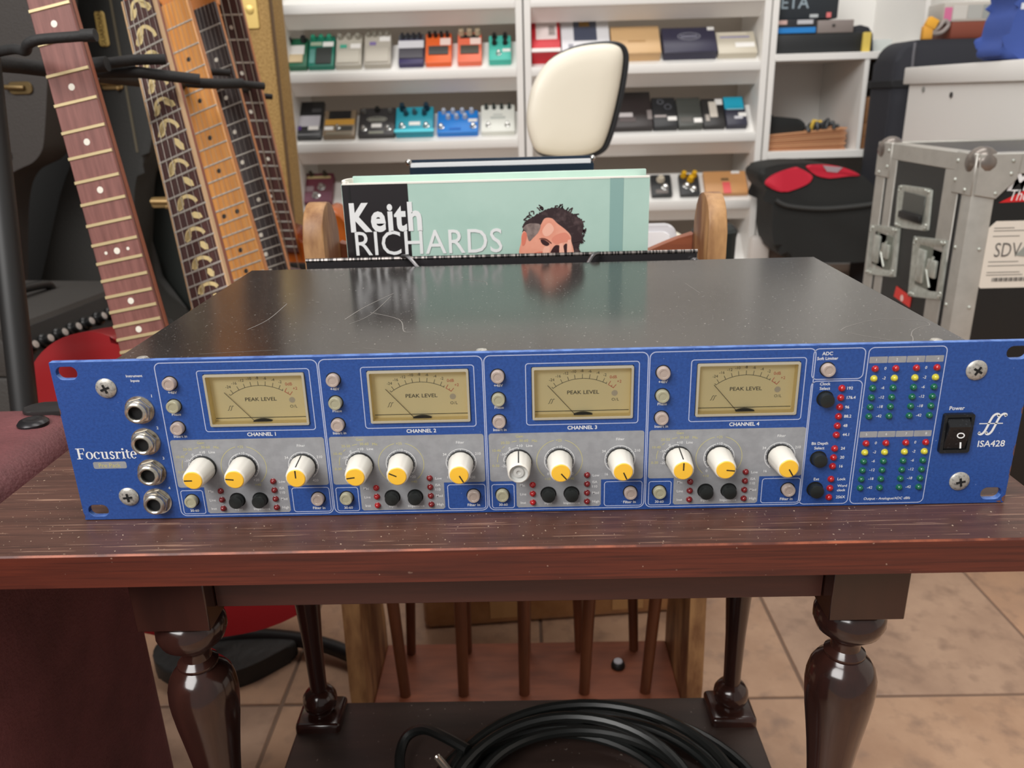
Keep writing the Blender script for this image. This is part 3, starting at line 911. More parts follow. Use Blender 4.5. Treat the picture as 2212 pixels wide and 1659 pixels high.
b.quad(-0.0004, 0.0004, -0.0107, -0.0076, 0.0001)
b.build('switch_marks', M_print, sw, kind='stuff')

# ================================================================== display shelves
M_white = mat('white_melamine', (236, 234, 230), 0.42)
M_shback = mat('shelf_back_board', (212, 204, 194), 0.7)
YS, YB = 1.95, 2.19
TH = math.radians(45)
def z_at(px, py):
    return at(px, py, YS).z
ROW = [z_at(870, 3), z_at(870, 153), z_at(870, 306), z_at(1500, 435)]
ROW = [ROW[1] + 0.183 * 2, ROW[1] + 0.183] + ROW[1:] + [ROW[3] - 0.18, ROW[3] - 0.36]
ROW[1] = z_at(870, 3)
def shelf_unit(x0, x1, label):
    t = thing('display_shelf', label, 'shelf', ((x0 + x1) / 2, (YS + YB) / 2, ZF))
    P = lambda mb, n, m: keep(mb.build(n, m), t)
    for a, c in ((x0, x0 + 0.018), (x1 - 0.018, x1)):
        P(MB().box(a, c, YS, YB, ZF, 0.95, 0.001, 1), 'side_panel', M_white)
    P(MB().box(x0 + 0.018, x1 - 0.018, YB - 0.008, YB, ZF, 0.95), 'back_panel', M_shback)
    for z in ROW:
        s = P(MB().box(x0 + 0.018, x1 - 0.018, YS + 0.001, YS + 0.025, z - 0.024, z, 0.002, 2), 'shelf_lip', M_white)
        b = MB()
        b.add([(x0 + 0.018, YS + 0.004, z - 0.024), (x1 - 0.018, YS + 0.004, z - 0.024), (x1 - 0.018, YS + 0.045, z - 0.058), (x0 + 0.018, YS + 0.045, z - 0.058),
               (x0 + 0.018, YS + 0.016, z - 0.018), (x1 - 0.018, YS + 0.016, z - 0.018), (x1 - 0.018, YS + 0.057, z - 0.052), (x0 + 0.018, YS + 0.057, z - 0.052)],
              [(0, 3, 2, 1), (4, 5, 6, 7), (0, 1, 5, 4), (3, 7, 6, 2)])
        P(b, 'fascia_board', M_white)
        v1 = 0.105
        c, s_ = math.cos(TH), math.sin(TH)
        b = MB().frame((0, YS + 0.02, z - 0.004), (1, 0, 0), (0, c, s_), (0, -s_, c))
        b.box(x0 + 0.018, x1 - 0.018, 0, v1, -0.008, 0)
        P(b, 'display_ramp', M_white)
    return t
shelf_unit(-0.652, 0.006, 'white display shelf holding the rows of effects pedals beside the guitars')
shelf_unit(0.010, 0.664, 'white display shelf holding boxed pedals behind the cream chair')

PC = {}
def pm(rgb, rough=0.4, metal=0.0):
    k = (rgb, rough, metal)
    if k not in PC:
        PC[k] = mat('paint_%d_%d_%d_%d' % (rgb[0], rgb[1], rgb[2], int(rough * 100) + int(metal)), rgb, rough, metal)
    return PC[k]
BLACK, CHROME, STICK = (28, 29, 30), (200, 200, 198), (240, 238, 234)
c_, s_ = math.cos(TH), math.sin(TH)
def shelf_item(name, label, cat, row, px0, px1, rgb, ln, h0, h1, feats=(), group=None, sink=0.0, ypx=150, bev=0.003, kf=0.74):
    """an item lying on the sloping shelf: wedge body of length ln, height h0 (front) to h1 (back);
    feats in 0..1 coordinates of its top face"""
    u0, u1 = at(px0, ypx, YS + 0.04).x, at(px1, ypx, YS + 0.04).x
    w = u1 - u0
    ln, h0, h1 = ln * (kf if row == 2 else kf + 0.06), h0 * 0.66, h1 * 0.66
    O = Vector((u0, YS + 0.02 + 0.012, ROW[row] - 0.004 + 0.012 * s_ / c_ + 0.0002))
    V, N = Vector((0, c_, s_)), Vector((0, -s_, c_))
    t = thing(name, label, cat, tuple(O + Vector((w / 2, 0, 0))), group)
    b = MB().frame(O, (0, c_, s_), (0, -s_, c_), (1, 0, 0))
    b.prism([(0, 0), (ln, 0), (ln, h1), (ln * 0.04, h0 + (h1 - h0) * 0.04), (0, h0 * 0.9)], 0, w, bev, 2)
    body = keep(b.build('body', pm(rgb)), t)
    sl = math.atan2(h1 - h0, ln)
    F = dict(O=O + N * h0, U=(1, 0, 0), V=V * math.cos(sl) + N * math.sin(sl), N=N * math.cos(sl) - V * math.sin(sl))
    L = ln / math.cos(sl)
    for f in feats:
        k = f[0]
        b = MB().frame(F['O'], F['U'], F['V'], F['N'])
        if k == 'plate':
            _, a0, a1, c0, c1, col = f[:6]
            hh = f[6] if len(f) > 6 else 0.0012
            b.box(a0 * w, a1 * w, c0 * L, c1 * L, -0.001, hh, 0.0004, 1)
            o = b.build(f[7] if len(f) > 7 else 'label_plate', pm(col))
        elif k == 'knob':
            _, a, c, r, hh, col = f
            b.frame(F['O'] + Vector(F['U']) * (a * w) + Vector(F['V']) * (c * L), F['U'], F['V'], F['N'])
            b.lathe([(r, -0.001), (r, hh * 0.4), (r * 0.8, hh * 0.55), (r * 0.75, hh), (0.0002, hh)], 14, cap=False)
            o = b.build('knob', pm(col))
        elif k == 'switch':
            _, a, c, r = f
            b.frame(F['O'] + Vector(F['U']) * (a * w) + Vector(F['V']) * (c * L), F['U'], F['V'], F['N'])
            b.lathe([(r * 1.5, -0.001), (r * 1.5, 0.002), (r, 0.003), (r, 0.010), (r * 0.8, 0.012), (0.0002, 0.0125)], 14, cap=False)
            o = b.build('foot_switch', pm(CHROME, 0.2, 1.0))
        elif k == 'text':
            _, a, c, hh, s, col = f
            b.text(s, a * w, c * L, hh, 0.0016)
            o = b.build('lettering', pm(col), smooth=False)
            o['kind'] = 'stuff'
        elif k == 'oval':
            _, a, c, rx, ry, col = f
            b.line([(a * w + rx * math.cos(q * math.pi / 10), c * L + ry * math.sin(q * math.pi / 10)) for q in range(20)], 0.0016, 0.0012, closed=True)
            o = b.build('emblem', pm(col), smooth=False)
        keep(o, t)
    return t
def knobs(n, c, r, h, col, a0=0.16, a1=0.84):
    return [('knob', a0 + (a1 - a0) * i / max(1, n - 1), c, r, h, col) for i in range(n)]
G1 = 'effects pedals on the upper shelf row'
G2 = 'effects pedals on the middle shelf row'
PED = lambda lab, row, a, b, rgb, ln, h0, h1, fe, g, y: shelf_item('effects_pedal', lab, 'pedal', row, a, b, rgb, ln, h0, h1, fe, g, ypx=y)
PED('dark green effects pedal with two black knobs and white and beige plates', 2, 615, 667, (28, 98, 68), 0.125, 0.026, 0.042,
    knobs(2, 0.9, 0.009, 0.016, BLACK, 0.2, 0.82) + [('plate', 0.12, 0.86, 0.42, 0.74, STICK), ('plate', 0.16, 0.82, 0.12, 0.40, (206, 186, 150), 0.003, 'tread_plate')], G1, 153)
PED('teal green effects pedal with green knobs and a black tread on its right', 2, 669, 725, (18, 118, 98), 0.13, 0.026, 0.044,
    knobs(3, 0.9, 0.008, 0.014, (40, 150, 118), 0.18, 0.8) + [('plate', 0.3, 0.9, 0.04, 0.60, (50, 54, 52), 0.003, 'tread_plate'), ('plate', 0.54, 0.95, 0.64, 0.80, STICK), ('plate', 0.06, 0.50, 0.68, 0.80, (170, 184, 160)), ('plate', 0.06, 0.26, 0.08, 0.56, (92, 148, 140))], G1, 153)
PED('beige effects pedal with a small teal mark', 2, 728, 784, (186, 181, 168), 0.13, 0.026, 0.046,
    knobs(3, 0.92, 0.008, 0.013, (158, 154, 142)) + [('plate', 0.16, 0.42, 0.56, 0.68, (70, 172, 146)), ('plate', 0.56, 0.96, 0.54, 0.70, STICK), ('plate', 0.08, 0.92, 0.05, 0.46, (192, 187, 174), 0.003, 'tread_plate')], G1, 153)
PED('beige effects pedal with a small purple mark', 2, 789, 847, (184, 178, 166), 0.135, 0.026, 0.048,
    knobs(4, 0.93, 0.007, 0.012, (158, 154, 142)) + [('plate', 0.20, 0.44, 0.60, 0.71, (132, 116, 168)), ('plate', 0.56, 0.96, 0.72, 0.88, STICK), ('plate', 0.08, 0.92, 0.05, 0.50, (190, 184, 172), 0.003, 'tread_plate')], G1, 153)
PED('navy blue effects pedal with a white lettered band', 2, 863, 917, (54, 46, 92), 0.128, 0.024, 0.043,
    knobs(4, 0.88, 0.006, 0.016, (40, 40, 46)) + [('plate', 0.0, 1.0, 0.82, 0.99, (88, 92, 100)), ('plate', -0.02, 1.0, 0.52, 0.78, (226, 226, 232)), ('plate', 0.03, 0.97, 0.16, 0.50, (74, 72, 80), 0.003, 'tread_plate')], G1, 150)
PED('bright orange effects pedal with a grey tread plate', 2, 921, 977, (238, 104, 42), 0.129, 0.026, 0.043,
    knobs(4, 0.9, 0.006, 0.016, BLACK) + [('plate', 0.12, 0.88, 0.25, 0.54, (70, 70, 68), 0.003, 'tread_plate'), ('plate', 0.56, 0.97, 0.58, 0.82, (250, 226, 216))], G1, 150)
PED('salmon orange effects pedal with cream knobs', 2, 990, 1042, (240, 116, 84), 0.129, 0.026, 0.043,
    knobs(3, 0.94, 0.009, 0.018, (196, 180, 152)) + [('plate', 0.1, 0.9, 0.80, 0.93, BLACK), ('plate', 0.12, 0.88, 0.25, 0.54, (76, 72, 62), 0.003, 'tread_plate'), ('plate', 0.52, 0.97, 0.58, 0.80, (250, 224, 214))], G1, 150)
PED('mint green effects pedal with four black knobs and a chrome footswitch', 2, 1057, 1105, (72, 190, 172), 0.115, 0.030, 0.036,
    [('knob', 0.26, 0.90, 0.007, 0.016, BLACK), ('knob', 0.74, 0.90, 0.007, 0.016, BLACK), ('knob', 0.26, 0.66, 0.007, 0.016, BLACK), ('knob', 0.74, 0.66, 0.007, 0.016, BLACK), ('switch', 0.44, 0.24, 0.005), ('plate', 0.62, 0.98, 0.32, 0.44, STICK)], G1, 150)
shelf_item('pedal_box', 'black pedal box with silver lettering and a purple corner', 'box', 3, 630, 697, (38, 38, 40), 0.165, 0.020, 0.020,
           [('plate', 0.04, 0.92, 0.30, 0.60, (206, 204, 212)), ('plate', 0.02, 0.34, 0.20, 0.32, (84, 54, 130)), ('plate', 0.56, 0.90, 0.20, 0.32, STICK), ('plate', 0.04, 0.95, 0.05, 0.09, (120, 122, 124)), ('plate', 0.62, 0.92, 0.70, 0.80, (86, 86, 88))], ypx=305)
PED('brown and black amp-styled pedal with a gold band', 3, 701, 770, (134, 116, 94), 0.115, 0.026, 0.026,
    [('plate', 0.14, 0.84, 0.66, 0.98, (30, 30, 32)), ('plate', 0.04, 0.96, 0.42, 0.64, (222, 168, 74)), ('plate', 0.04, 0.32, 0.22, 0.36, STICK), ('plate', 0.40, 0.92, 0.18, 0.36, (62, 60, 56)), ('plate', 0.10, 0.9, 0.02, 0.14, (126, 118, 102)), ('switch', 0.46, 0.30, 0.005)], G2, 305)
PED('black effects pedal with a pale winged emblem', 3, 776, 855, (56, 54, 55), 0.122, 0.026, 0.026,
    [('oval', 0.5, 0.56, 0.028, 0.009, (190, 190, 178)), ('plate', 0.28, 0.72, 0.52, 0.60, (150, 150, 140)), ('plate', 0.36, 0.64, 0.26, 0.40, STICK), ('switch', 0.16, 0.2, 0.006), ('switch', 0.82, 0.2, 0.006), ('knob', 0.14, 0.82, 0.008, 0.012, (90, 90, 88)), ('knob', 0.5, 0.9, 0.008, 0.012, BLACK), ('knob', 0.86, 0.82, 0.008, 0.012, (90, 90, 88)), ('plate', 0.3, 0.7, 0.03, 0.12, (140, 142, 130))], G2, 303)
PED('turquoise effects pedal with three black knobs and two footswitches', 3, 857, 938, (40, 158, 180), 0.11, 0.036, 0.040,
    [('knob', 0.18, 0.9, 0.009, 0.022, (22, 50, 66)), ('knob', 0.82, 0.9, 0.009, 0.022, (22, 50, 66)), ('knob', 0.27, 0.70, 0.007, 0.018, (34, 70, 84)), ('knob', 0.5, 0.74, 0.007, 0.016, (60, 90, 100)), ('knob', 0.76, 0.70, 0.007, 0.018, (34, 70, 84)), ('switch', 0.18, 0.22, 0.006), ('switch', 0.82, 0.22, 0.006), ('plate', 0.36, 0.66, 0.26, 0.40, STICK), ('plate', -0.02, 1.02, -0.02, 0.10, (90, 214, 232), 0.002, 'front_edge')], G2, 301)
PED('bright blue effects pedal with seven pale knobs and two footswitches', 3, 946, 1034, (22, 128, 218), 0.095, 0.028, 0.030,
    knobs(4, 0.92, 0.007, 0.014, (186, 196, 214), 0.16, 0.84) + knobs(3, 0.66, 0.007, 0.014, (186, 196, 214), 0.27, 0.68) + [('switch', 0.1, 0.24, 0.006), ('switch', 0.88, 0.24, 0.006), ('plate', 0.76, 0.98, 0.46, 0.6, STICK), ('plate', 0.3, 0.58, 0.1, 0.2, (16, 100, 190))], G2, 300)
PED('white effects pedal with four pointed black knobs', 3, 1040, 1113, (232, 234, 226), 0.118, 0.026, 0.028,
    knobs(4, 0.88, 0.0055, 0.016, (38, 48, 46)) + [('switch', 0.22, 0.22, 0.005), ('switch', 0.78, 0.22, 0.005), ('plate', 0.28, 0.72, 0.48, 0.56, (196, 202, 196)), ('plate', 0.36, 0.64, 0.60, 0.66, (206, 210, 204))], G2, 299)
PED('maroon effects pedal with a cream crescent and two silver switches', 4, 658, 722, (104, 44, 58), 0.125, 0.028, 0.040,
    [('switch', 0.62, 0.52, 0.008), ('switch', 0.46, 0.24, 0.008), ('plate', 0.1, 0.9, 0.82, 0.90, (196, 178, 130)), ('knob', 0.25, 0.94, 0.007, 0.016, (60, 52, 40)), ('knob', 0.72, 0.94, 0.007, 0.016, (60, 52, 40)), ('plate', 0.04, 0.96, 0.02, 0.36, (120, 74, 90)), ('plate', 0.08, 0.36, 0.38, 0.56, (150, 130, 134))], None, 455)
BX = lambda lab, row, a, b, rgb, ln, h, fe, y, kf=0.74: shelf_item('pedal_box', lab, 'box', row, a, b, rgb, ln, h, h, fe, 'boxed pedals on the right-hand shelf', ypx=y, bev=0.0015, kf=kf)
BX('red and white pedal box at the left end of its shelf', 2, 1149, 1210, (206, 34, 48), 0.158, 0.062, [('plate', 0.16, 0.9, 0.34, 0.84, (240, 226, 224)), ('plate', 0.6, 0.84, 0.44, 0.72, (206, 204, 198)), ('plate', -0.01, 1.01, 0.0, 0.10, (236, 228, 226))], 143, 0.86)
BX('white and slate grey pedal box behind the chair back', 2, 1213, 1316, (228, 228, 232), 0.17, 0.055, [('plate', 0.26, 0.74, 0.30, 1.0, (70, 76, 96)), ('plate', 0.38, 0.60, 0.66, 0.80, (226, 170, 52)), ('plate', 0.14, 0.24, 0.12, 0.22, (160, 160, 170))], 143, 0.84)
BX('plain tan cardboard pedal box', 2, 1320, 1424, (214, 176, 128), 0.132, 0.046, [('plate', 0.34, 0.70, 0.40, 0.46, (190, 152, 104))], 143)
BX('dark navy pedal box with an oval silver emblem', 2, 1430, 1544, (52, 50, 72), 0.120, 0.044, [('oval', 0.5, 0.62, 0.030, 0.013, (176, 176, 188)), ('plate', 0.34, 0.66, 0.56, 0.68, (120, 120, 136)), ('plate', 0.86, 0.99, 0.86, 1.0, STICK)], 142)
BX('pale beige pedal box with a white sticker', 2, 1547, 1630, (206, 198, 180), 0.105, 0.030, [('plate', 0.10, 0.86, 0.72, 0.78, (150, 146, 186)), ('plate', 0.46, 0.96, 0.26, 0.48, STICK), ('plate', 0.06, 0.8, 0.86, 0.96, (226, 218, 200))], 142)
BX('tall dark brown pedal box beside the chair back', 3, 1322, 1408, (46, 38, 38), 0.16, 0.030, [('plate', 0.16, 0.52, 0.28, 0.40, (206, 200, 200)), ('plate', 0.18, 0.58, 0.14, 0.26, (92, 82, 82)), ('plate', 0.88, 1.0, 0.2, 0.46, (140, 132, 130))], 290)
BX('black pedal box with circular prints and a diagonal stripe', 3, 1410, 1461, (34, 35, 38), 0.130, 0.030, [('oval', 0.36, 0.84, 0.008, 0.008, (130, 132, 140)), ('oval', 0.66, 0.66, 0.009, 0.009, (120, 122, 130)), ('plate', 0.06, 0.56, 0.30, 0.38, (176, 168, 166)), ('plate', 0.60, 0.98, 0.18, 0.32, STICK)], 290)
BX('dark grey pedal box with a white sticker at its corner', 3, 1463, 1515, (70, 72, 68), 0.128, 0.028, [('plate', 0.64, 0.98, 0.10, 0.26, STICK), ('plate', 0.10, 0.58, 0.12, 0.30, (96, 94, 90))], 289)
BX('black pedal box with bold cream lettering', 3, 1517, 1563, (40, 38, 38), 0.122, 0.026, [('plate', 0.34, 0.70, 0.30, 0.88, (216, 208, 196)), ('plate', 0.66, 1.0, 0.76, 0.98, STICK), ('plate', 0.12, 0.3, 0.16, 0.4, (180, 172, 164))], 288)
BX('navy pedal box with a bright cyan top', 3, 1566, 1610, (44, 44, 62), 0.125, 0.028, [('plate', 0.0, 0.94, 0.56, 1.0, (36, 172, 204)), ('plate', 0.1, 0.92, 0.54, 0.68, (166, 214, 224)), ('plate', 0.62, 1.0, 0.28, 0.42, STICK), ('plate', 0.4, 0.8, 0.2, 0.3, (200, 200, 206))], 287)
PED('small black effects pedal with one cream knob', 4, 1406, 1450, (40, 42, 44), 0.088, 0.022, 0.024, [('knob', 0.48, 0.72, 0.012, 0.014, (206, 196, 176)), ('switch', 0.66, 0.36, 0.007), ('plate', 0.2, 0.8, 0.06, 0.26, (112, 104, 100))], 'mini pedals on the lower right shelf', 435)
PED('small black effects pedal with three yellow knobs', 4, 1467, 1510, (44, 44, 46), 0.088, 0.022, 0.024, [('knob', 0.24, 0.9, 0.009, 0.018, (232, 180, 32)), ('knob', 0.76, 0.9, 0.009, 0.018, (232, 180, 32)), ('knob', 0.56, 0.68, 0.010, 0.018, (238, 184, 30)), ('switch', 0.34, 0.4, 0.007), ('switch', 0.66, 0.22, 0.006)], 'mini pedals on the lower right shelf', 435)
BX('flat tan cardboard box with a pink seal', 4, 1521, 1612, (206, 152, 98), 0.098, 0.022, [('plate', 0.42, 0.60, -0.01, 0.5, (232, 96, 96)), ('plate', 0.40, 0.58, 0.58, 0.68, (110, 90, 62)), ('plate', 0.66, 0.86, 0.88, 1.0, STICK)], 434)

# ================================================================== corner cubby shelf
CX0, CX1, CXD, CYB = 0.668, 1.62, 0.938, 2.27
ZC1, ZC2 = at(1750, 115, YS).z, at(1750, 326, YS).z
cub = thing('cubby_shelf', 'white cubby shelf unit in the right-hand corner', 'shelf', ((CX0 + CX1) / 2, (YS + CYB) / 2, ZF))
CP = lambda mb, n, m=M_white: keep(mb.build(n, m), cub)
CP(MB().box(CX0, CX0 + 0.016, YS, CYB, ZF, 0.95, 0.001, 1), 'side_panel')
CP(MB().box(CX1 - 0.016, CX1, YS, CYB, ZF, 0.95, 0.001, 1), 'side_panel')
CP(MB().box(CX0, CX1, CYB, CYB + 0.01, ZF, 0.95), 'back_panel')
CP(MB().box(CX0 + 0.016, CX1 - 0.016, YS, CYB, ZC1 - 0.018, ZC1, 0.001, 1), 'shelf_board')
CP(MB().box(CX0 + 0.016, CX1 - 0.016, YS, CYB, ZC2 - 0.020, ZC2, 0.001, 1), 'shelf_board')
CP(MB().box(CX0 + 0.016, CX1 - 0.016, YS, CYB, -0.30, -0.28, 0.001, 1), 'shelf_board')
CP(MB().box(CXD - 0.012, CXD, YS + 0.002, CYB, ZC2, ZC1 - 0.018, 0.0005, 1), 'divider')
CP(MB().box(1.066, 1.080, YS + 0.002, CYB, ZC1, 0.95, 0.0005, 1), 'divider')
M_dim = mat('cubby_dark_liner', (70, 64, 58), 0.9)
def wbox(name, label, cat, x0, x1, y0, y1, z0, z1, rgb, bev=0.002, rough=0.5, group=None):
    t = thing(name, label, cat, ((x0 + x1) / 2, (y0 + y1) / 2, z0), group)
    keep(MB().box(x0, x1, y0, y1, z0, z1, bev, 2).build('body', pm(rgb, rough)), t)
    return t
def front_plate(t, name, x0, x1, y, z0, z1, rgb, d=0.0015):
    return keep(MB().box(x0, x1, y - d, y + 0.0005, z0, z1).build(name, pm(rgb)), t)
YI = YS + 0.03
px = lambda p, q: at(p, q, YI)
t = wbox('black_case', 'long flat black case lying on the upper cubby shelf', 'case', px(1664, 110).x, px(1860, 110).x, YI, YI + 0.2, ZC1 + 0.0002, px(1700, 74).z, (34, 36, 38), 0.004)
ztop = px(1700, 74).z
t = wbox('flat_box', 'flat black box with a blue edge under the lettered black box', 'box', px(1664, 70).x, px(1762, 70).x, YI, YI + 0.16, ztop + 0.0002, px(1700, 42).z, (32, 34, 40), 0.002)
front_plate(t, 'blue_band', px(1665, 70).x, px(1761, 70).x, YI, px(1700, 72).z, px(1700, 60).z, (38, 130, 206))
front_plate(t, 'label_plate', px(1666, 50).x, px(1700, 50).x, YI, px(1700, 53).z, px(1700, 44).z, (210, 176, 168))
front_plate(t, 'label_plate', px(1722, 50).x, px(1756, 50).x, YI, px(1700, 53).z, px(1700, 44).z, (196, 196, 200))
z3 = px(1700, 42).z
t = wbox('lettered_box', 'black box with large grey lettering on its front', 'box', px(1664, 20).x, px(1814, 20).x, YI + 0.01, YI + 0.10, z3 + 0.0002, z3 + 0.13, (40, 46, 52), 0.003)
b = MB().frame((px(1700, 20).x, YI + 0.009, px(1700, 10).z), (1, 0, 0), (0, 0, 1), (0, -1, 0))
b.text('BETA', 0.012, 0.006, 0.030, bold=0.01)
o = keep(b.build('lettering', pm((150, 166, 176)), smooth=False), t)
o['kind'] = 'stuff'
front_plate(t, 'label_plate', px(1752, 30).x, px(1770, 30).x, YI + 0.01, px(1760, 37).z, px(1760, 30).z, (190, 196, 198))
front_plate(t, 'red_mark', px(1788, 30).x, px(1798, 30).x, YI + 0.01, px(1790, 37).z, px(1790, 26).z, (222, 120, 120))
t = wbox('grey_box', 'small warm grey box standing on the long black case', 'box', px(1766, 60).x, px(1844, 60).x, YI - 0.0, YI + 0.09, ztop + 0.0002, px(1800, 43).z, (136, 126, 122), 0.002)
front_plate(t, 'dark_mark', px(1798, 55).x, px(1804, 55).x, YI, px(1800, 58).z, px(1800, 52).z, (60, 56, 54))
t = thing('black_pouch', 'rounded black pouch behind a small yellow card', 'pouch', (px(1875, 100).x, YI + 0.05, ZC1))
b = MB().frame((0, YI + 0.02, 0), (1, 0, 0), (0, 0, 1), (0, -1, 0))
b.prism([(p.x, p.z) for p in [px(1861, 113.5), px(1893, 113.5), px(1893, 72), px(1884, 57), px(1866, 52), px(1846, 56), px(1847, 73), px(1861, 74)]], -0.07, 0, 0.003, 2)
keep(b.build('body', pm((36, 38, 44), 0.7)), t)
keep(MB().box(px(1860, 100).x, px(1876, 100).x, YI - 0.012, YI + 0.0, ZC1 + 0.0002, px(1870, 70).z, 0.001, 1).build('yellow_card', pm((222, 196, 96))), t)
wbox('clear_box', 'small pale grey plastic box at the end of the upper cubby shelf', 'box', px(1898, 105).x, px(1942, 105).x, YI + 0.05, YI + 0.1, ZC1 + 0.0002, px(1900, 83).z, (196, 202, 200), 0.002, 0.25)
# middle compartment: paper bags, black sleeve, mixed bits
t = thing('paper_bag_stack', 'stack of flat brown paper bags on the middle cubby shelf', 'paper bags', (px(1735, 310).x, YI + 0.08, ZC2))
x0, x1 = px(1652, 315).x, px(1826, 315).x
for k in range(9):
    z = ZC2 + 0.0003 + k * 0.0050
    b = MB()
    lift = 0.0018 * k
    b.add([(x0 + 0.004 * (k % 3), YI, z), (x1 - 0.003 * (k % 2), YI, z + lift), (x1 - 0.003 * (k % 2), YI + 0.16, z + lift), (x0 + 0.004 * (k % 3), YI + 0.16, z),
           (x0 + 0.004 * (k % 3), YI, z + 0.0040), (x1 - 0.003 * (k % 2), YI, z + 0.0042 + lift), (x1 - 0.003 * (k % 2), YI + 0.16, z + 0.0042 + lift), (x0 + 0.004 * (k % 3), YI + 0.16, z + 0.0040)],
          [(0, 3, 2, 1), (4, 5, 6, 7), (0, 1, 5, 4), (2, 3, 7, 6), (0, 4, 7, 3), (1, 2, 6, 5)])
    keep(b.build('paper_bag', pm(((196, 138, 98), (180, 122, 84), (206, 150, 108))[k % 3], 0.7)), t)
t = thing('black_sleeve', 'limp black fabric sleeve lying on the paper bags', 'bag', (px(1690, 280).x, YI + 0.06, ZC2 + 0.046))
b = MB().frame((0, YI + 0.01, 0), (1, 0, 0), (0, 0, 1), (0, -1, 0))
out = crom([(p.x, p.z) for p in [px(1651, 288), px(1651, 246), px(1668, 252), px(1705, 254), px(1732, 258), px(1742, 270), px(1738, 284), px(1690, 290)]], 5)
b.prism([(p.x, p.y) for p in out], -0.1, 0.0, 0.006, 3)
keep(b.build('body', mat('black_fabric', (34, 36, 36), 0.85)), t)
t = thing('cable_bundle', 'small bundle of black and yellow cable parts on the paper bags', 'cables', (px(1770, 275).x, YI + 0.05, ZC2 + 0.05))
random.seed(3)
for k in range(9):
    p = px(1745 + 7.5 * k, 276 - 9 * random.random())
    b = MB()
    b.tube(crom([p + Vector((random.uniform(-0.012, 0.012), 0.02 * random.random(), random.uniform(-0.012, 0.012))) for _ in range(5)], 4, False), 0.005, 8)
    keep(b.build('cable_piece', pm((214, 180, 72) if k in (1, 3) else (46, 48, 50))), t)
# stacked brown cartons beyond the divider
zc = ZC2 + 0.0002
for k, (ya, yb) in enumerate(((310, 288), (288, 262), (262, 240), (240, 212))):
    hgt = 0.0345
    t = wbox('carton', ('bottom', 'second lowest', 'second highest', 'topmost')[k] + ' brown carton of the stack beyond the divider', 'box', CXD + 0.004, CXD + 0.20, YI, YI + 0.12, zc, zc + hgt - 0.0006, ((176, 124, 82), (192, 140, 96), (178, 128, 84), (194, 142, 100))[k], 0.001, 0.7, 'stacked brown cartons')
    if k in (1, 3):
        for q in (0.022, 0.034):
            front_plate(t, 'printed_mark', CXD + q, CXD + q + 0.005, YI, zc + 0.012, zc + 0.026, (140, 96, 60), 0.0006)
    zc += hgt
# black bag with red panels, white tub beneath
M_bag = mat('bag_black_nylon', (33, 34, 33), 0.75, bump=(300, 0.2))
YG = 1.74
g = lambda p, q: at(p, q, YG)
t = thing('red_panel_bag', 'black carrying bag with two red top panels in the cubby', 'bag', (g(1760, 560).x, YG + 0.1, g(1760, 562).z))
b = MB().frame((0, YG, 0), (1, 0, 0), (0, 0, 1), (0, -1, 0))
out = crom([(p.x, p.z) for p in [g(1668, 430), g(1640, 385), g(1655, 362), g(1720, 352), g(1790, 356), g(1850, 372), g(1888, 402), g(1908, 440), g(1910, 520), g(1902, 562), g(1730, 566), g(1682, 545), g(1668, 500)]], 5)
b.prism([(p.x, p.y) for p in out], -0.15, 0.0, 0.02, 4)
keep(b.build('body', M_bag), t)
for pts in ([(1652, 398), (1668, 378), (1712, 362), (1728, 364), (1754, 380), (1744, 396), (1712, 410), (1686, 414)], [(1740, 360), (1776, 355), (1822, 362), (1856, 378), (1832, 380), (1776, 384)]):
    b = MB().frame((0, YG - 0.001, 0), (1, 0, 0), (0, 0, 1), (0, -1, 0))
    out = crom([(g(*p).x, g(*p).z) for p in pts], 4)
    b.prism([(p.x, p.y) for p in out], -0.004, 0.005, 0.002, 2)
    keep(b.build('red_panel', mat('bag_red_nylon', (206, 32, 58), 0.6)), t)
b = MB()
b.tube(crom([g(1674, 432) + Vector((0, -0.006, 0)), g(1700, 444) + Vector((0, -0.010, 0)), g(1770, 450) + Vector((0, -0.010, 0)), g(1850, 444) + Vector((0, -0.010, 0)), g(1905, 436) + Vector((0, -0.006, 0))], 6, False), 0.006, 8)
keep(b.build('zip_piping', pm((52, 53, 52), 0.6)), t)
b = MB().frame((0, YG - 0.0015, 0), (1, 0, 0), (0, 0, 1), (0, -1, 0))
b.prism([(g(*p).x, g(*p).z) for p in [(1775, 357), (1818, 361), (1806, 372), (1784, 370)]], -0.001, 0.007)
keep(b.build('grey_patch', pm((168, 150, 156))), t)
wbox('white_tub', 'white plastic tub with rounded lid below the black bag', 'tub', at(1622, 540, 1.9).x, at(1664, 540, 1.9).x, 1.90, 1.94, at(1640, 600, 1.9).z, at(1640, 512, 1.9).z, (226, 220, 214), 0.012)
wbox('grey_crate', 'taupe crate showing under the black bag', 'crate', at(1664, 560, 1.92).x, at(1760, 560, 1.92).x, 1.945, 1.99, -0.28 + 0.0004, at(1700, 536, 1.945).z, (122, 108, 100), 0.003)

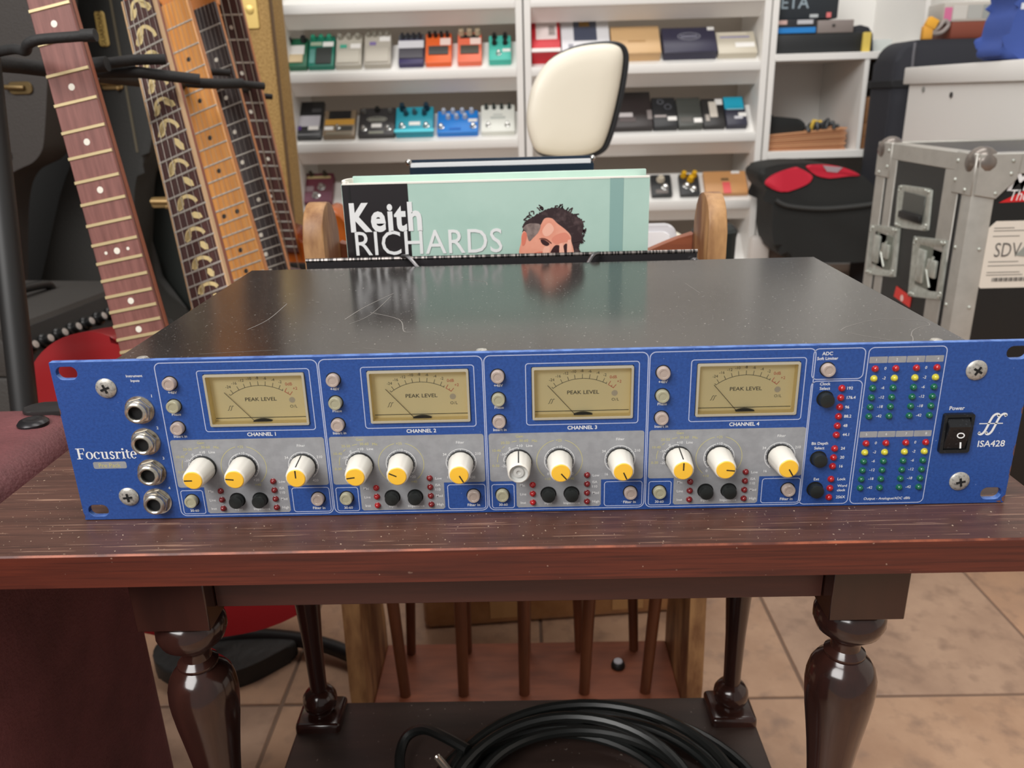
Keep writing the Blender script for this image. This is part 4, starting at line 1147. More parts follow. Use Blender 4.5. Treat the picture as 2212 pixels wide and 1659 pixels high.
# ================================================================== desk, soft case, boxes, blue jacket
desk = thing('white_desk', 'white desk with a thick top behind the flight case', 'desk', (1.3, 1.4, ZF))
DP_ = lambda mb, n, m=M_white: keep(mb.build(n, m), desk)
DP_(MB().box(0.93, 1.75, 1.180, 1.72, 0.2075, 0.2455, 0.002, 2), 'desk_top')
DP_(MB().box(0.937, 0.957, 1.1805, 1.70, ZF, 0.2073, 0.001, 1), 'side_panel')
DP_(MB().box(1.70, 1.72, 1.1805, 1.70, ZF, 0.2073, 0.001, 1), 'side_panel')
for p_ in ((2055, 205), (1995, 193)):
    q = atx(p_[0], p_[1], 0.936)
    b = MB().frame(q, (0, 1, 0), (0, 0, 1), (-1, 0, 0)).lathe([(0.006, 0), (0.006, 0.0015), (0.0045, 0.002), (0.0001, 0.001)], 14, cap=False)
    DP_(b, 'cam_fitting', pm((60, 58, 56)) if p_[0] > 2000 else pm((150, 150, 146)))
M_soft = mat('soft_case_fabric', (44, 45, 52), 0.85, bump=(500, 0.2))
add_dust(M_soft, 300, 0.68, 0.78, (84, 84, 92), detail=2, amt=0.4)
YC = 1.80
h = lambda p, q: at(p, q, YC)
t = thing('soft_case', 'large black fabric case standing behind the white desk', 'case', (h(2050, 200).x, YC + 0.07, ZF))
b = MB().frame((0, YC, 0), (1, 0, 0), (0, 0, 1), (0, -1, 0))
xa, xb, zt = h(1932, 150).x, 1.62, h(2050, 84).z
b.prism(rrect(xa, xb, ZF, zt, 0.05, 6), -0.13, 0.0, 0.015, 3)
keep(b.build('body', M_soft), t)
b = MB()
b.tube([h(1976, 92) + Vector((0, -0.002, 0)), h(1972, 120) + Vector((0, -0.002, 0)), h(1962, 240) + Vector((0, -0.002, 0))], 0.004, 6)
keep(b.build('piping', pm((96, 96, 102))), t)
b = MB().box(xa - 0.004, xb, YC - 0.004, YC + 0.144, h(1950, 190).z, h(1950, 172).z, 0.002, 1)
keep(b.build('strap', pm((30, 31, 34), 0.8)), t)
YT = YC + 0.02
k_ = lambda p, q: at(p, q, YT)
t = wbox('brown_tray', 'reddish brown wooden box on top of the soft case', 'box', k_(2055, 60).x, k_(2055, 60).x + 0.42, YT, YT + 0.1, zt + 0.0004, k_(2100, 46).z, (124, 60, 42), 0.003)
t = wbox('parts_organiser', 'clear plastic parts organiser stacked on the brown box', 'box', k_(2040, 30).x, k_(2040, 30).x + 0.42, YT + 0.005, YT + 0.09, k_(2100, 46).z + 0.0004, k_(2100, 3).z, (186, 180, 172), 0.003, 0.25)
for k in range(5):
    x = k_(2062 + 32 * k, 20).x
    front_plate(t, 'compartment', x, x + 0.034, YT + 0.005, k_(2100, 40).z, k_(2100, 10).z, ((200, 196, 190), (172, 172, 168), (150, 154, 152), (186, 176, 160), (128, 130, 130))[k], 0.001)
front_plate(t, 'pink_end', k_(2042, 30).x, k_(2058, 30).x, YT + 0.005, k_(2100, 44).z, k_(2100, 14).z, (206, 110, 150), 0.0014)
t = thing('yellow_trinket', 'small yellow and grey trinket on the soft case', 'trinket', (k_(2015, 60).x, YT, zt))
q = k_(2012, 50)
b = MB().frame(q, (0.9, 0, -0.42), (0, 1, 0), (0.42, 0, 0.9))
b.box(-0.013, 0.013, -0.01, 0.01, -0.012, 0.012, 0.003, 2)
keep(b.build('yellow_block', pm((230, 168, 52))), t)
keep(MB().box(q.x - 0.02, q.x + 0.004, YT - 0.008, YT + 0.01, zt + 0.0004, q.z - 0.006, 0.003, 2).build('yellow_base', pm((222, 160, 60))), t)
b = MB()
p = k_(2032, 60)
b.tube(crom([p + Vector((-0.018, 0, -0.012)), p + Vector((-0.004, 0, 0.002)), p + Vector((0.008, 0, 0.016)), p + Vector((0.018, 0, 0.006)), p + Vector((0.004, 0, -0.01))], 5, True), 0.005, 8, closed=True)
keep(b.build('grey_clip', pm((150, 140, 136))), t)
YJ = 1.3
j_ = lambda p, q: at(p, q, YJ)
t = thing('blue_garment', 'folded royal blue garment standing on the white desk', 'garment', (j_(2240, 100).x, YJ, 0.2457))
b = MB().frame((0, YJ, 0), (1, 0, 0), (0, 0, 1), (0, -1, 0))
out = crom([(p.x, p.z) for p in [j_(2176, 126), j_(2180, 80), j_(2190, 40), j_(2204, 8), j_(2212, -60), j_(2330, -70), j_(2360, 20), j_(2365, 126)]], 5)
b.prism([(p.x, max(p.y, 0.2458)) for p in out], -0.1, 0.0, 0.012, 3)
keep(b.build('cloth', mat('blue_cloth', (60, 84, 158), 0.8, bump=(40, 0.5))), t)
b = MB().frame((0, YJ - 0.001, 0), (1, 0, 0), (0, 0, 1), (0, -1, 0)).quad(j_(2206, 10).x, j_(2216, 10).x, j_(2210, 20).z, j_(2210, 6).z)
keep(b.build('white_print', pm((220, 224, 236))), t)

YN = 1.30
n_ = lambda p, q: at(p, q, YN)
t = thing('black_bin', 'black plastic bin seen beside the right arch of the rack', 'bin', (n_(1552, 560).x, YN + 0.05, ZF))
b = MB().frame((n_(1552, 560).x, YN + 0.05, ZF))
hb = n_(1580, 500).z - ZF
b.lathe([(0.030, 0.0), (0.036, 0.0), (0.046, hb - 0.02), (0.049, hb - 0.006), (0.045, hb), (0.040, hb - 0.004), (0.034, 0.01)], 28)
keep(b.build('bin_shell', pm((38, 44, 43), 0.5)), t)
keep(MB().frame((n_(1552, 560).x, YN + 0.05, ZF + hb - 0.004)).lathe([(0.0455, 0), (0.0455, 0.004), (0.036, 0.012), (0.0005, 0.016)], 28, cap=False).build('bin_lid', pm((34, 39, 39), 0.5)), t)

# ================================================================== magazine rack behind the table
M_oak = mat('rack_oak', (192, 148, 100), 0.5, noise=(6, (116, 74, 47), 6, 0.33, 0.60, (5, 5, 1.4)))
M_rail = mat('rack_red_wood', (148, 84, 58), 0.45, noise=(8, (112, 62, 44), 5, 0.35, 0.7, (1, 6, 10)))
M_spin = mat('spindle_wood', (112, 64, 40), 0.4, noise=(9, (84, 46, 30), 5, 0.4, 0.7, (6, 6, 1)))
rack = thing('magazine_rack', 'wooden spindle magazine rack with arched ends behind the table', 'magazine rack', (-0.014, 0.455, ZF))
RP = lambda mb, n, m: keep(mb.build(n, m), rack)
RXL, RXR = (-0.2185, -0.1985), (0.1725, 0.1905)
for xa, xb in (RXL, RXR):
    b = MB().frame((xa, 0, 0), (0, 1, 0), (0, 0, 1), (1, 0, 0))
    zt = 0.112
    pro = [(0.385, ZF), (0.415, ZF), (0.43, ZF + 0.02), (0.47, ZF + 0.02), (0.485, ZF), (0.52, ZF), (0.52, -0.44), (0.50, -0.36), (0.488, -0.25), (0.475, -0.1), (0.468, zt - 0.04)]
    pro += [(0.434 + 0.034 * math.cos(a * math.pi / 10), zt - 0.034 + 0.034 * math.sin(a * math.pi / 10)) for a in range(0, 11)]
    pro += [(0.400, -0.05), (0.395, -0.2), (0.385, -0.36), (0.38, -0.44)]
    b.prism(pro, 0, xb - xa, 0.002, 2)
    RP(b, 'end_board', M_oak)
RP(MB().box(RXL[1], RXR[0], 0.40, 0.515, -0.492, -0.48, 0.002, 1), 'base_board', M_rail)
RP(MB().box(RXL[1], RXR[0], 0.408, 0.470, -0.262, -0.254), 'inner_ledge', M_rail)
b = MB().frame((0, 0.482, 0), (1, 0, 0), (0, 0, 1), (0, -1, 0))
top = [(RXL[1] + (RXR[0] - RXL[1]) * k / 24, 0.066 - 0.085 * (1 - abs(2 * k / 24 - 1)) ** 1.15) for k in range(25)]
b.prism(top + [(RXR[0], -0.05), (RXL[1], -0.05)], 0, 0.014, 0.001, 1)
RP(b, 'top_rail', M_rail)
RP(MB().box(RXL[1], RXR[0], 0.40, 0.411, -0.06, -0.012, 0.001, 1), 'front_rail', M_rail)
for (pb, pt) in ((876, 848), (1002, 994), (1133, 1131), (1262, 1273), (1393, 1416)):
    p0, p1 = at(pb, 1502, 0.418), at(pt, 1300, 0.41)
    d = (p1 - p0)
    p2 = p0 + d * ((-0.04 - p0.z) / d.z)
    p0.z = -0.481
    RP(MB().tube([p0, p0.lerp(p2, 0.5), p2], [0.0066, 0.0078, 0.0066], 12), 'spindle', M_spin)
for (pb, pt) in ((888, 886), (1010, 1006), (1136, 1136), (1252, 1248), (1369, 1367)):
    p0, p1 = at(pb, 1404, 0.497), at(pt, 1300, 0.492)
    d = (p1 - p0)
    p2 = p0 + d * ((-0.02 - p0.z) / d.z)
    p0.z = -0.481
    RP(MB().tube([p0, p0.lerp(p2, 0.5), p2], [0.006, 0.0072, 0.006], 12), 'spindle', M_spin)
RP(MB().box(RXL[1], RXR[0], 0.483, 0.494, -0.06, -0.012, 0.001, 1), 'back_rail', M_rail)
p = atz(1335, 1440, -0.4796)
t = thing('small_knob', 'small black knob with a pale top lying on the rack base', 'knob', p)
keep(MB().frame(p).lathe([(0.0085, 0), (0.0090, 0.003), (0.0075, 0.007), (0.006, 0.008)], 18).build('skirt', M_knobc), t)
keep(MB().frame(p + Vector((0, 0, 0.008))).lathe([(0.0058, 0), (0.0052, 0.0016), (0.0001, 0.002)], 18, cap=False).build('pale_cap', pm((206, 206, 214))), t)

# ================================================================== mint book
M_mint = mat('mint_cover', (184, 212, 200), 0.28, coat=0.25, noise=(14, (174, 204, 192), 4, 0.4, 0.7, (1, 1, 1)))
M_mint2 = mat('mint_dark_strip', (142, 176, 170), 0.28, coat=0.25)
M_bkblk = mat('book_black', (38, 34, 36), 0.28, coat=0.25)
M_page = mat('page_paper', (238, 234, 224), 0.7)
YK = 0.2665
k2 = lambda p, q: at(p, q, YK)
bx0, bx1 = k2(742, 460).x, k2(1402, 460).x
bz1 = k2(1060, 390).z
bz0 = -0.100
book = thing('mint_book', 'large mint green and black picture book standing on the black music desk', 'book', ((bx0 + bx1) / 2, YK + 0.015, bz0))
BP = lambda mb, n, m: keep(mb.build(n, m), book)
cov = BP(MB().box(bx0, bx1, YK, YK + 0.0032, bz0, bz1, 0.0006, 1), 'front_cover', M_mint)
BP(MB().box(bx0 + 0.004, bx1 + 0.001, YK + 0.0270, YK + 0.0302, bz0, bz1 + 0.0035, 0.0006, 1), 'back_cover', M_mint)
BP(MB().box(bx0 + 0.001, bx1 - 0.0004, YK - 0.0002, YK + 0.0034, bz1 - 0.0008, bz1 + 0.0005), 'worn_top_edge', M_page)
BP(MB().box(bx0 + 0.008, bx1 - 0.004, YK + 0.0034, YK + 0.0268, bz0 + 0.004, bz1 - 0.004), 'page_block', M_page)
b = MB().frame((bx0 + 0.002, YK + 0.0151, 0), (1, 0, 0), (0, 1, 0), (0, 0, 1))
ro = [(0.0 - 0.0055 * math.cos(a) + 0.002, 0.0151 * math.sin(a)) for a in [(-math.pi / 2 + math.pi * k / 12) for k in range(13)]]
ri = [(p[0] + 0.0022, p[1] * 0.86) for p in ro]
b.prism(ro + ri[::-1], bz0, bz1 + 0.002)
BP(b, 'spine', M_page)
cf = MB().frame((0, YK - 0.0003, 0), (1, 0, 0), (0, 0, 1), (0, -1, 0))
def cvr(name, pts, m, d=0.0):
    q = MB().frame((0, YK - 0.0003 - d, 0), (1, 0, 0), (0, 0, 1), (0, -1, 0))
    q.poly([(k2(*p).x, k2(*p).z) for p in pts])
    return q.build(name, m, None, smooth=False)
def csub(o):
    o.parent = cov
    o.matrix_parent_inverse = Matrix.Translation(Vector(book.location)).inverted() @ Matrix.Identity(4)
    o.matrix_parent_inverse = (cov.matrix_parent_inverse.copy() if False else Matrix.Identity(4))
    return o
xb_ = k2(884, 460).x
q = MB().frame((0, YK - 0.0002, 0), (1, 0, 0), (0, 0, 1), (0, -1, 0)).quad(bx0 + 0.0004, xb_, bz0 + 0.0006, bz1 - 0.0006)
csub(q.build('black_band', M_bkblk, None, smooth=False))
q = MB().frame((0, YK - 0.0002, 0), (1, 0, 0), (0, 0, 1), (0, -1, 0)).quad(k2(1317, 460).x, k2(1346, 460).x, bz0 + 0.0006, bz1 - 0.0006)
csub(q.build('dark_strip', M_mint2, None, smooth=False))
q = MB().frame((0, YK - 0.0004, 0), (1, 0, 0), (0, 0, 1), (0, -1, 0))
q.line([(bx0 + 0.006, bz0 + 0.001), (bx0 + 0.006, bz1 - 0.001)], 0.0016)
csub(q.build('hinge_groove', mat('hinge_black', (18, 16, 17), 0.5), None, smooth=False))
q = MB().frame((0, YK - 0.0005, 0), (1, 0, 0), (0, 0, 1), (0, -1, 0))
h1 = k2(830, 438).z - k2(830, 497).z
cx_, cz_ = (k2(756, 470).x + k2(911, 470).x) / 2, k2(833, 468).z
vs, fs, wd = text_geo('Keith', 0.034, 1.1)
q.text('Keith', cx_, cz_, h1, bold=0.034, gap=1.1, sx=(k2(911, 470).x - k2(756, 470).x) / (wd * h1 / 0.7))
o = csub(q.build('title_lettering', M_print, None, smooth=False))
o['kind'] = 'stuff'
q = MB().frame((0, YK - 0.0005, 0), (1, 0, 0), (0, 0, 1), (0, -1, 0))
h1 = k2(925, 497).z - k2(925, 549).z
x0_, x1_ = k2(768, 523).x, k2(1085, 520).x
vs, fs, wd = text_geo('RICHARDS', 0.002, 1.02)
q.text('RICHARDS', (x0_ + x1_) / 2, k2(925, 522).z, h1, bold=0.002, gap=1.02, sx=(x1_ - x0_) / (wd * h1 / 0.7))
o = csub(q.build('title_lettering', M_print, None, smooth=False))
o['kind'] = 'stuff'
# printed portrait: generic curly-haired man holding his head
zp = lambda x, y: (1090 + x / 11.06, 430 + y / 11.06)
random.seed(5)
def blob(pts, n=5, jag=0.0):
    out = crom([zp(*p) for p in pts], n)
    return [(p.x + random.uniform(-jag, jag), p.y + random.uniform(-jag, jag)) for p in out]
M_hair = mat('printed_hair', (58, 44, 46), 0.35, noise=(160, (96, 78, 78), 4, 0.5, 0.75, (1, 1, 1)))
M_hairg = mat('printed_grey_hair', (150, 132, 126), 0.35, noise=(200, (104, 88, 86), 4, 0.4, 0.7, (1, 1, 1)))
M_skin = mat('printed_skin', (240, 172, 148), 0.35, noise=(40, (230, 148, 124), 3, 0.4, 0.7, (1, 1, 1)))
M_skin2 = mat('printed_skin_shadow', (222, 126, 104), 0.35)
M_skin3 = mat('printed_skin_light', (246, 186, 164), 0.35)
hair = [(330, 1300), (420, 1180), (430, 760), (440, 620), (540, 500), (740, 380), (940, 270), (1080, 215), (1260, 190), (1440, 240), (1600, 330), (1760, 430), (1880, 560), (1870, 720), (1850, 860), (1870, 960), (1800, 1050), (1780, 1180), (1820, 1290), (1850, 1500), (330, 1500)]
face = [(440, 1400), (400, 1000), (410, 850), (470, 760), (600, 860), (760, 760), (860, 620), (960, 460), (1130, 460), (1260, 580), (1420, 700), (1560, 840), (1590, 980), (1560, 1400)]
for nm, pts, m, d, jg in (('printed_hair', hair, M_hair, 0.0001, 1.1), ('printed_face', face, M_skin, 0.0002, 0), ('printed_temple_hair', [(440, 700), (560, 590), (780, 580), (860, 640), (800, 800), (700, 900), (590, 1000), (540, 880), (500, 760)], M_hairg, 0.0003, 0.4),
                          ('printed_brow', [(1120, 960), (1260, 840), (1460, 800), (1570, 920), (1540, 1010), (1360, 1040), (1230, 1080)], mat('printed_brow', (228, 144, 122), 0.35), 0.00025, 0), ('printed_brow_light', [(900, 760), (1000, 600), (1100, 580), (1180, 720), (1080, 860), (960, 880)], M_skin3, 0.00025, 0),
                          ('printed_eyebrow', [(820, 950), (900, 925), (1010, 950), (1120, 1040), (1100, 1060), (1000, 990), (900, 960)], mat('printed_brow_hair', (120, 70, 60), 0.35), 0.00035, 0), ('printed_nose', [(930, 1180), (1000, 1120), (1080, 1140), (1060, 1280), (980, 1400), (900, 1400)], M_skin3, 0.00028, 0), ('printed_ear', [(420, 1100), (410, 900), (460, 790), (530, 820), (520, 950), (480, 1080)], M_skin2, 0.00032, 0),
                          ('printed_eye', [(860, 970), (960, 980), (1070, 1060), (1010, 1120), (900, 1070)], mat('printed_dark', (62, 38, 40), 0.35), 0.0003, 0),
                          ('printed_shade', [(1090, 1280), (1200, 1110), (1320, 1120), (1320, 1280), (1250, 1400), (1100, 1400)], mat('printed_dark', (62, 38, 40), 0.35), 0.0003, 0),
                          ('printed_shade', [(1400, 1140), (1480, 1060), (1520, 1200), (1510, 1400), (1410, 1400)], mat('printed_dark', (62, 38, 40), 0.35), 0.0003, 0),
                          ('printed_finger', [(1310, 1100), (1350, 1060), (1395, 1090), (1430, 1400), (1320, 1400)], M_skin3, 0.0004, 0), ('printed_finger', [(1500, 1020), (1550, 970), (1590, 1000), (1610, 1400), (1500, 1400)], M_skin3, 0.0004, 0),
                          ('printed_cheek_line', [(700, 1290), (800, 1260), (900, 1250), (900, 1275), (800, 1290)], M_skin2, 0.0003, 0)):
    csub(cvr(nm, blob(pts, 9 if jg > 1 else 5, jg), m, d))

# dark book behind it with silver edges
YD = 0.448
d2 = lambda p, q: at(p, q, YD)
bz0 = -0.2535
t = thing('dark_book', 'dark blue glossy book with a white page edge behind the mint book', 'book', (d2(1080, 360).x, YD + 0.006, bz0))
x0, x1 = d2(884, 355).x, d2(1283, 355).x
zt = d2(1080, 340).z
keep(MB().box(x0, x1, YD, YD + 0.002, bz0, d2(1080, 357).z, 0.0005, 1).build('front_cover', mat('navy_gloss', (26, 40, 56), 0.2)), t)
keep(MB().box(x0 + 0.001, x1 - 0.003, YD + 0.0022, YD + 0.0118, bz0 + 0.002, d2(1080, 349).z).build('page_block', pm((226, 228, 230), 0.4)), t)
keep(MB().box(x0 - 0.001, x1, YD + 0.0120, YD + 0.014, bz0, zt - 0.001, 0.0005, 1).build('back_cover', MATS['navy_gloss']), t)
keep(MB().ball((x0 - 0.001, YD + 0.004, d2(880, 352).z), 0.0034, n=10, h=6).build('silver_corner', pm((206, 206, 204), 0.2, 1.0)), t)
keep(MB().ball((x1 - 0.001, YD + 0.004, d2(1280, 342).z), 0.0030, n=10, h=6).build('silver_corner', pm((206, 206, 204), 0.2, 1.0)), t)
# white tray with rounded corner, in the rack to the right
YW = 0.66
w_ = lambda p, q: at(p, q, YW)
t = thing('white_tray', 'white rounded plastic tray rising behind the rack rail', 'tray', (w_(1420, 520).x, YW, -0.354))
b = MB().frame((0, YW, 0), (1, 0, 0), (0, 0, 1), (0, -1, 0))
xx0, xx1, zz1 = w_(1180, 520).x, w_(1462, 500).x, w_(1420, 487).z
b.prism(rrect(xx0, xx1, -0.354, zz1, 0.012, 5), -0.02, 0, 0.003, 2)
keep(b.build('rim', pm((206, 204, 208), 0.3)), t)
b = MB().frame((0, YW - 0.0005, 0), (1, 0, 0), (0, 0, 1), (0, -1, 0))
b.prism(rrect(xx0 + 0.006, xx1 - 0.008, -0.345, zz1 - 0.008, 0.01, 5), -0.002, 0.002, 0.001, 1)
keep(b.build('panel', pm((240, 238, 240), 0.3)), t)

# black music desk with page holders, hooked over the rack's front rail
M_desk = mat('music_desk_black', (46, 44, 46), 0.25, spec=0.6)
YM = 0.2495
m_ = lambda p, q: at(p, q, YM)
t = thing('music_desk', 'black metal music desk with page clips in front of the mint book', 'music stand', (m_(1080, 560).x, YM, -0.103))
pa, pb = m_(660, 561), m_(1507, 546)
zt_ = (pa.z + pb.z) / 2
keep(MB().box(pa.x, pb.x, YM, YM + 0.0025, -0.103, zt_, 0.0008, 1).build('desk_plate', M_desk), t)
keep(MB().tube([(pa.x, YM + 0.001, zt_), (pb.x, YM + 0.001, zt_)], 0.0016, 8).build('rolled_edge', mat('worn_steel_edge', (150, 142, 138), 0.35, 0.8, noise=(420, (60, 58, 58), 1, 0.45, 0.55, (1, 0.001, 0.001)))), t)
keep(MB().box(pa.x + 0.004, pb.x - 0.004, YM + 0.0026, 0.303, -0.103, -0.1005, 0.0005, 1).build('book_tray', M_desk), t)
keep(MB().box(pa.x + 0.02, pb.x - 0.02, 0.3005, 0.303, -0.1004, 0.02, 0.0005, 1).build('back_plate', M_desk), t)
for s_x in (pa.x + 0.008, pb.x - 0.008):
    b = MB().tube([(s_x, YM + 0.002, -0.03), (s_x, 0.38, -0.005), (s_x, 0.404, -0.005), (s_x, 0.4055, -0.011)], 0.003, 8)
    keep(b.build('hook', M_desk), t)
for pts in ([(870, 552), (884, 551), (902, 566), (916, 578)], [(1292, 545), (1280, 547), (1268, 562), (1258, 574)]):
    P3 = [m_(*p) + Vector((0, -0.004 - 0.004 * k, 0)) for k, p in enumerate(pts)]
    keep(MB().tube(crom(P3, 5, False), 0.0016, 8).build('page_clip', pm((120, 118, 120), 0.3, 0.9)), t)
for p in ((917, 578), (1497, 565)):
    q = m_(*p) + Vector((0, -0.015 if p[0] < 1000 else -0.004, 0))
    keep(MB().ball(q, 0.0042, n=12, h=8).build('clip_ball', pm((90, 88, 90), 0.2, 0.6)), t)

# ================================================================== cream chair
M_cream = mat('cream_vinyl', (236, 229, 212), 0.42, bump=(50, 0.05))
YA = 1.12
a_ = lambda p, q: at(p, q, YA)
t = thing('cream_chair', 'swivel chair with a cream padded backrest and black rim', 'chair', (a_(1235, 300).x, YA, ZF))
pts = [(1140, 225), (1152, 180), (1185, 132), (1240, 103), (1305, 92), (1338, 96), (1350, 112), (1350, 140), (1342, 190), (1328, 250), (1312, 300), (1296, 325), (1260, 336), (1200, 336), (1160, 326), (1144, 298), (1137, 262)]
out = crom([(a_(*p).x, a_(*p).z) for p in pts], 4)
cxm = sum(p.x for p in out) / len(out)
czm = sum(p.y for p in out) / len(out)
# cushion: domed front
vs, fs = [], []
n = len(out)
rings = [(1.0, 0.016), (1.0, 0.006), (0.985, -0.001), (0.95, -0.007), (0.86, -0.013), (0.68, -0.017), (0.4, -0.0185)]
for s, dy in rings:
    for p in out:
        u = (p.x - cxm) * s
        vs.append((cxm + u, YA + dy + 0.35 * (p.x - cxm) * 1.0 * s - 0.6 * 0, czm + (p.y - czm) * s))
for i in range(len(rings) - 1):
    for k in range(n):
        fs.append((i * n + k, i * n + (k + 1) % n, (i + 1) * n + (k + 1) % n, (i + 1) * n + k))
fs.append(tuple((len(rings) - 1) * n + k for k in range(n)))
fs.append(tuple(range(n - 1, -1, -1)))
keep(MB().add(vs, fs).build('back_cushion', M_cream), t)
b = MB()
b.tube([Vector((p.x + 0.006, YA + 0.012 + 0.35 * (p.x - cxm), p.y - 0.001)) for p in out], 0.0055, 8, closed=True)
keep(b.build('black_rim', pm((30, 33, 38), 0.4)), t)
b = MB()
vs = [(cxm + (p.x - cxm) * s + 0.008, YA + dy + 0.35 * (p.x - cxm) * s, czm + (p.y - czm) * s) for s, dy in ((0.99, 0.014), (0.97, 0.03), (0.8, 0.036)) for p in out]
b.add(vs, [(i * n + k, i * n + (k + 1) % n, (i + 1) * n + (k + 1) % n, (i + 1) * n + k) for i in range(2) for k in range(n)] + [tuple(2 * n + k for k in range(n))])
keep(b.build('back_shell', pm((30, 33, 38), 0.4)), t)
cxc = cxm + 0.01
keep(MB().tube(crom([(cxc, YA + 0.03, czm), (cxc, YA + 0.06, czm - 0.12), (cxc, YA + 0.05, -0.06), (cxc, YA - 0.05, -0.085)], 5, False), 0.011, 10).build('back_stem', pm((34, 34, 36), 0.4)), t)
b = MB().frame((cxc, YA - 0.12, -0.075))
b.lathe([(0.02, 0), (0.16, 0.0), (0.175, 0.015), (0.175, 0.035), (0.16, 0.05), (0.02, 0.056)], 32)
keep(b.build('seat', M_cream), t)
b = MB().frame((cxc, YA - 0.12, ZF)).lathe([(0.024, 0.06), (0.024, 0.2), (0.014, 0.2), (0.014, 0.45)], 16)
keep(b.build('gas_column', pm((60, 60, 62), 0.3, 0.8)), t)
for k in range(5):
    an = k * 2 * math.pi / 5 + 0.3
    dx, dy = math.cos(an), math.sin(an)
    keep(MB().tube([(cxc, YA - 0.12, ZF + 0.08), (cxc + dx * 0.22, YA - 0.12 + dy * 0.22, ZF + 0.05)], [0.018, 0.011], 8).build('base_arm', pm((34, 34, 36), 0.4)), t)
    keep(MB().ball((cxc + dx * 0.22, YA - 0.12 + dy * 0.22, ZF + 0.0225), 0.022, n=12, h=8).build('castor', pm((28, 28, 30), 0.4)), t)

random.seed(9)
for k in range(34):
    a = math.radians(random.uniform(-25, 150))
    c0 = (1140 + 690 * math.cos(a), 800 - 570 * math.sin(a))
    pts = [(c0[0], c0[1]), (c0[0] + 60 * math.cos(a) + random.uniform(-40, 40), c0[1] - 60 * math.sin(a) + random.uniform(-30, 30)), (c0[0] + 95 * math.cos(a) + random.uniform(-70, 70), c0[1] - 85 * math.sin(a) + random.uniform(-50, 50))]
    q = MB().frame((0, YK - 0.00035, 0), (1, 0, 0), (0, 0, 1), (0, -1, 0))
    q.line([(k2(p.x, p.y).x, k2(p.x, p.y).z) for p in crom([zp(*p) for p in pts], 4, False)], 0.0009)
    csub(q.build('printed_curl', M_hair, None, smooth=False))

# ================================================================== maroon cabinet at the left
M_mar = mat('maroon_vinyl', (116, 66, 68), 0.62, noise=(20, (94, 52, 54), 5, 0.35, 0.7, (1, 1, 1)), bump=(420, 0.35))
cab = thing('maroon_cabinet', 'maroon vinyl-covered cabinet standing against the left end of the table', 'cabinet', (-0.52, -0.1, ZF))
CB = lambda mb, n, m: keep(mb.build(n, m), cab)
b = MB().frame((0, 0.152, 0), (1, 0, 0), (0, 0, 1), (0, -1, 0))
CB(MB().box(-0.80, -0.3008, -0.34, 0.152, ZF + 0.004, 0.012, 0.024, 5), 'covered_box', M_mar)
p = atz(72, 916, 0.012)
b = MB().frame(p, (1, 0, 0), (0, 1, 0), (0, 0, 1)).lathe([(0.0095, -0.001), (0.0095, 0.0012), (0.0080, 0.0030), (0.005, 0.0038), (0.0035, 0.0034), (0.0001, 0.0034)], 24, cap=False)
CB(b, 'corner_stud', mat('dark_stud', (46, 44, 46), 0.3, 0.5))
p = atz(112, 886, 0.012)
b = MB().frame(p, (1, 0.05, 0), (-0.05, 1, 0), (0, 0, 1)).prism(rrect(-0.018, 0.05, -0.0095, 0.0095, 0.009, 5), -0.0005, 0.0028, 0.0008, 2)
CB(b, 'latch_plate', mat('latch_dark', (50, 48, 48), 0.4, 0.3))
for fx in (-0.76, -0.34):
    for fy in (-0.30, 0.11):
        CB(MB().frame((fx, fy, ZF)).lathe([(0.016, 0), (0.018, 0.006)], 14), 'rubber_foot', M_btnb)

# ================================================================== guitars
M_rose = mat('rosewood_board', (138, 88, 80), 0.5, noise=(12, (106, 62, 55), 6, 0.35, 0.7, (14, 1, 1)))
M_rose2 = mat('dark_rosewood_board', (92, 60, 56), 0.45, noise=(12, (66, 42, 40), 6, 0.35, 0.7, (14, 1, 1)))
M_map = mat('maple_board', (226, 158, 84), 0.3, noise=(10, (208, 136, 66), 5, 0.4, 0.7, (12, 1, 1)), coat=0.2)
M_ebo = mat('ebony_board', (62, 48, 46), 0.45, noise=(12, (46, 36, 36), 5, 0.4, 0.7, (12, 1, 1)))
M_neckr = mat('red_maple_neck', (150, 78, 50), 0.4)
M_neckm = mat('amber_maple_neck', (198, 124, 62), 0.35)
M_fret = mat('fret_brass', (206, 186, 142), 0.35, 0.35)
M_frets = mat('fret_nickel', (206, 200, 190), 0.3, 0.45)
M_pearl = mat('pearl_dot', (236, 230, 216), 0.25)
M_vine = mat('vine_inlay_cream', (240, 218, 160), 0.35)
M_str = mat('string_steel', (190, 180, 170), 0.3, 0.8)
M_bind = mat('cream_binding', (206, 170, 130), 0.4)
M_redb = mat('red_guitar_finish', (146, 30, 34), 0.35, coat=0.2)
TELE = [(.415, -.034), (.400, -.060), (.404, -.098), (.428, -.130), (.470, -.148), (.520, -.140), (.570, -.126), (.620, -.136), (.680, -.158), (.740, -.156), (.790, -.122), (.822, -.062), (.830, 0),
        (.822, .062), (.790, .122), (.740, .156), (.680, .160), (.620, .146), (.570, .132), (.520, .136), (.478, .140), (.450, .128), (.446, .104), (.462, .074), (.478, .044), (.478, .03), (.430, .03), (.430, -.03)]
BASS = [(.430, -.030), (.405, -.050), (.365, -.080), (.340, -.112), (.350, -.142), (.400, -.152), (.470, -.140), (.540, -.128), (.610, -.140), (.680, -.160), (.740, -.156), (.790, -.122), (.822, -.062), (.830, 0),
        (.822, .062), (.790, .122), (.740, .150), (.680, .152), (.610, .136), (.540, .122), (.470, .126), (.420, .128), (.388, .112), (.384, .094), (.405, .074), (.440, .052), (.455, .03), (.430, .024)]
def fs_pos(n, L):
    return L * (1 - 2 ** (-n / 12.0))
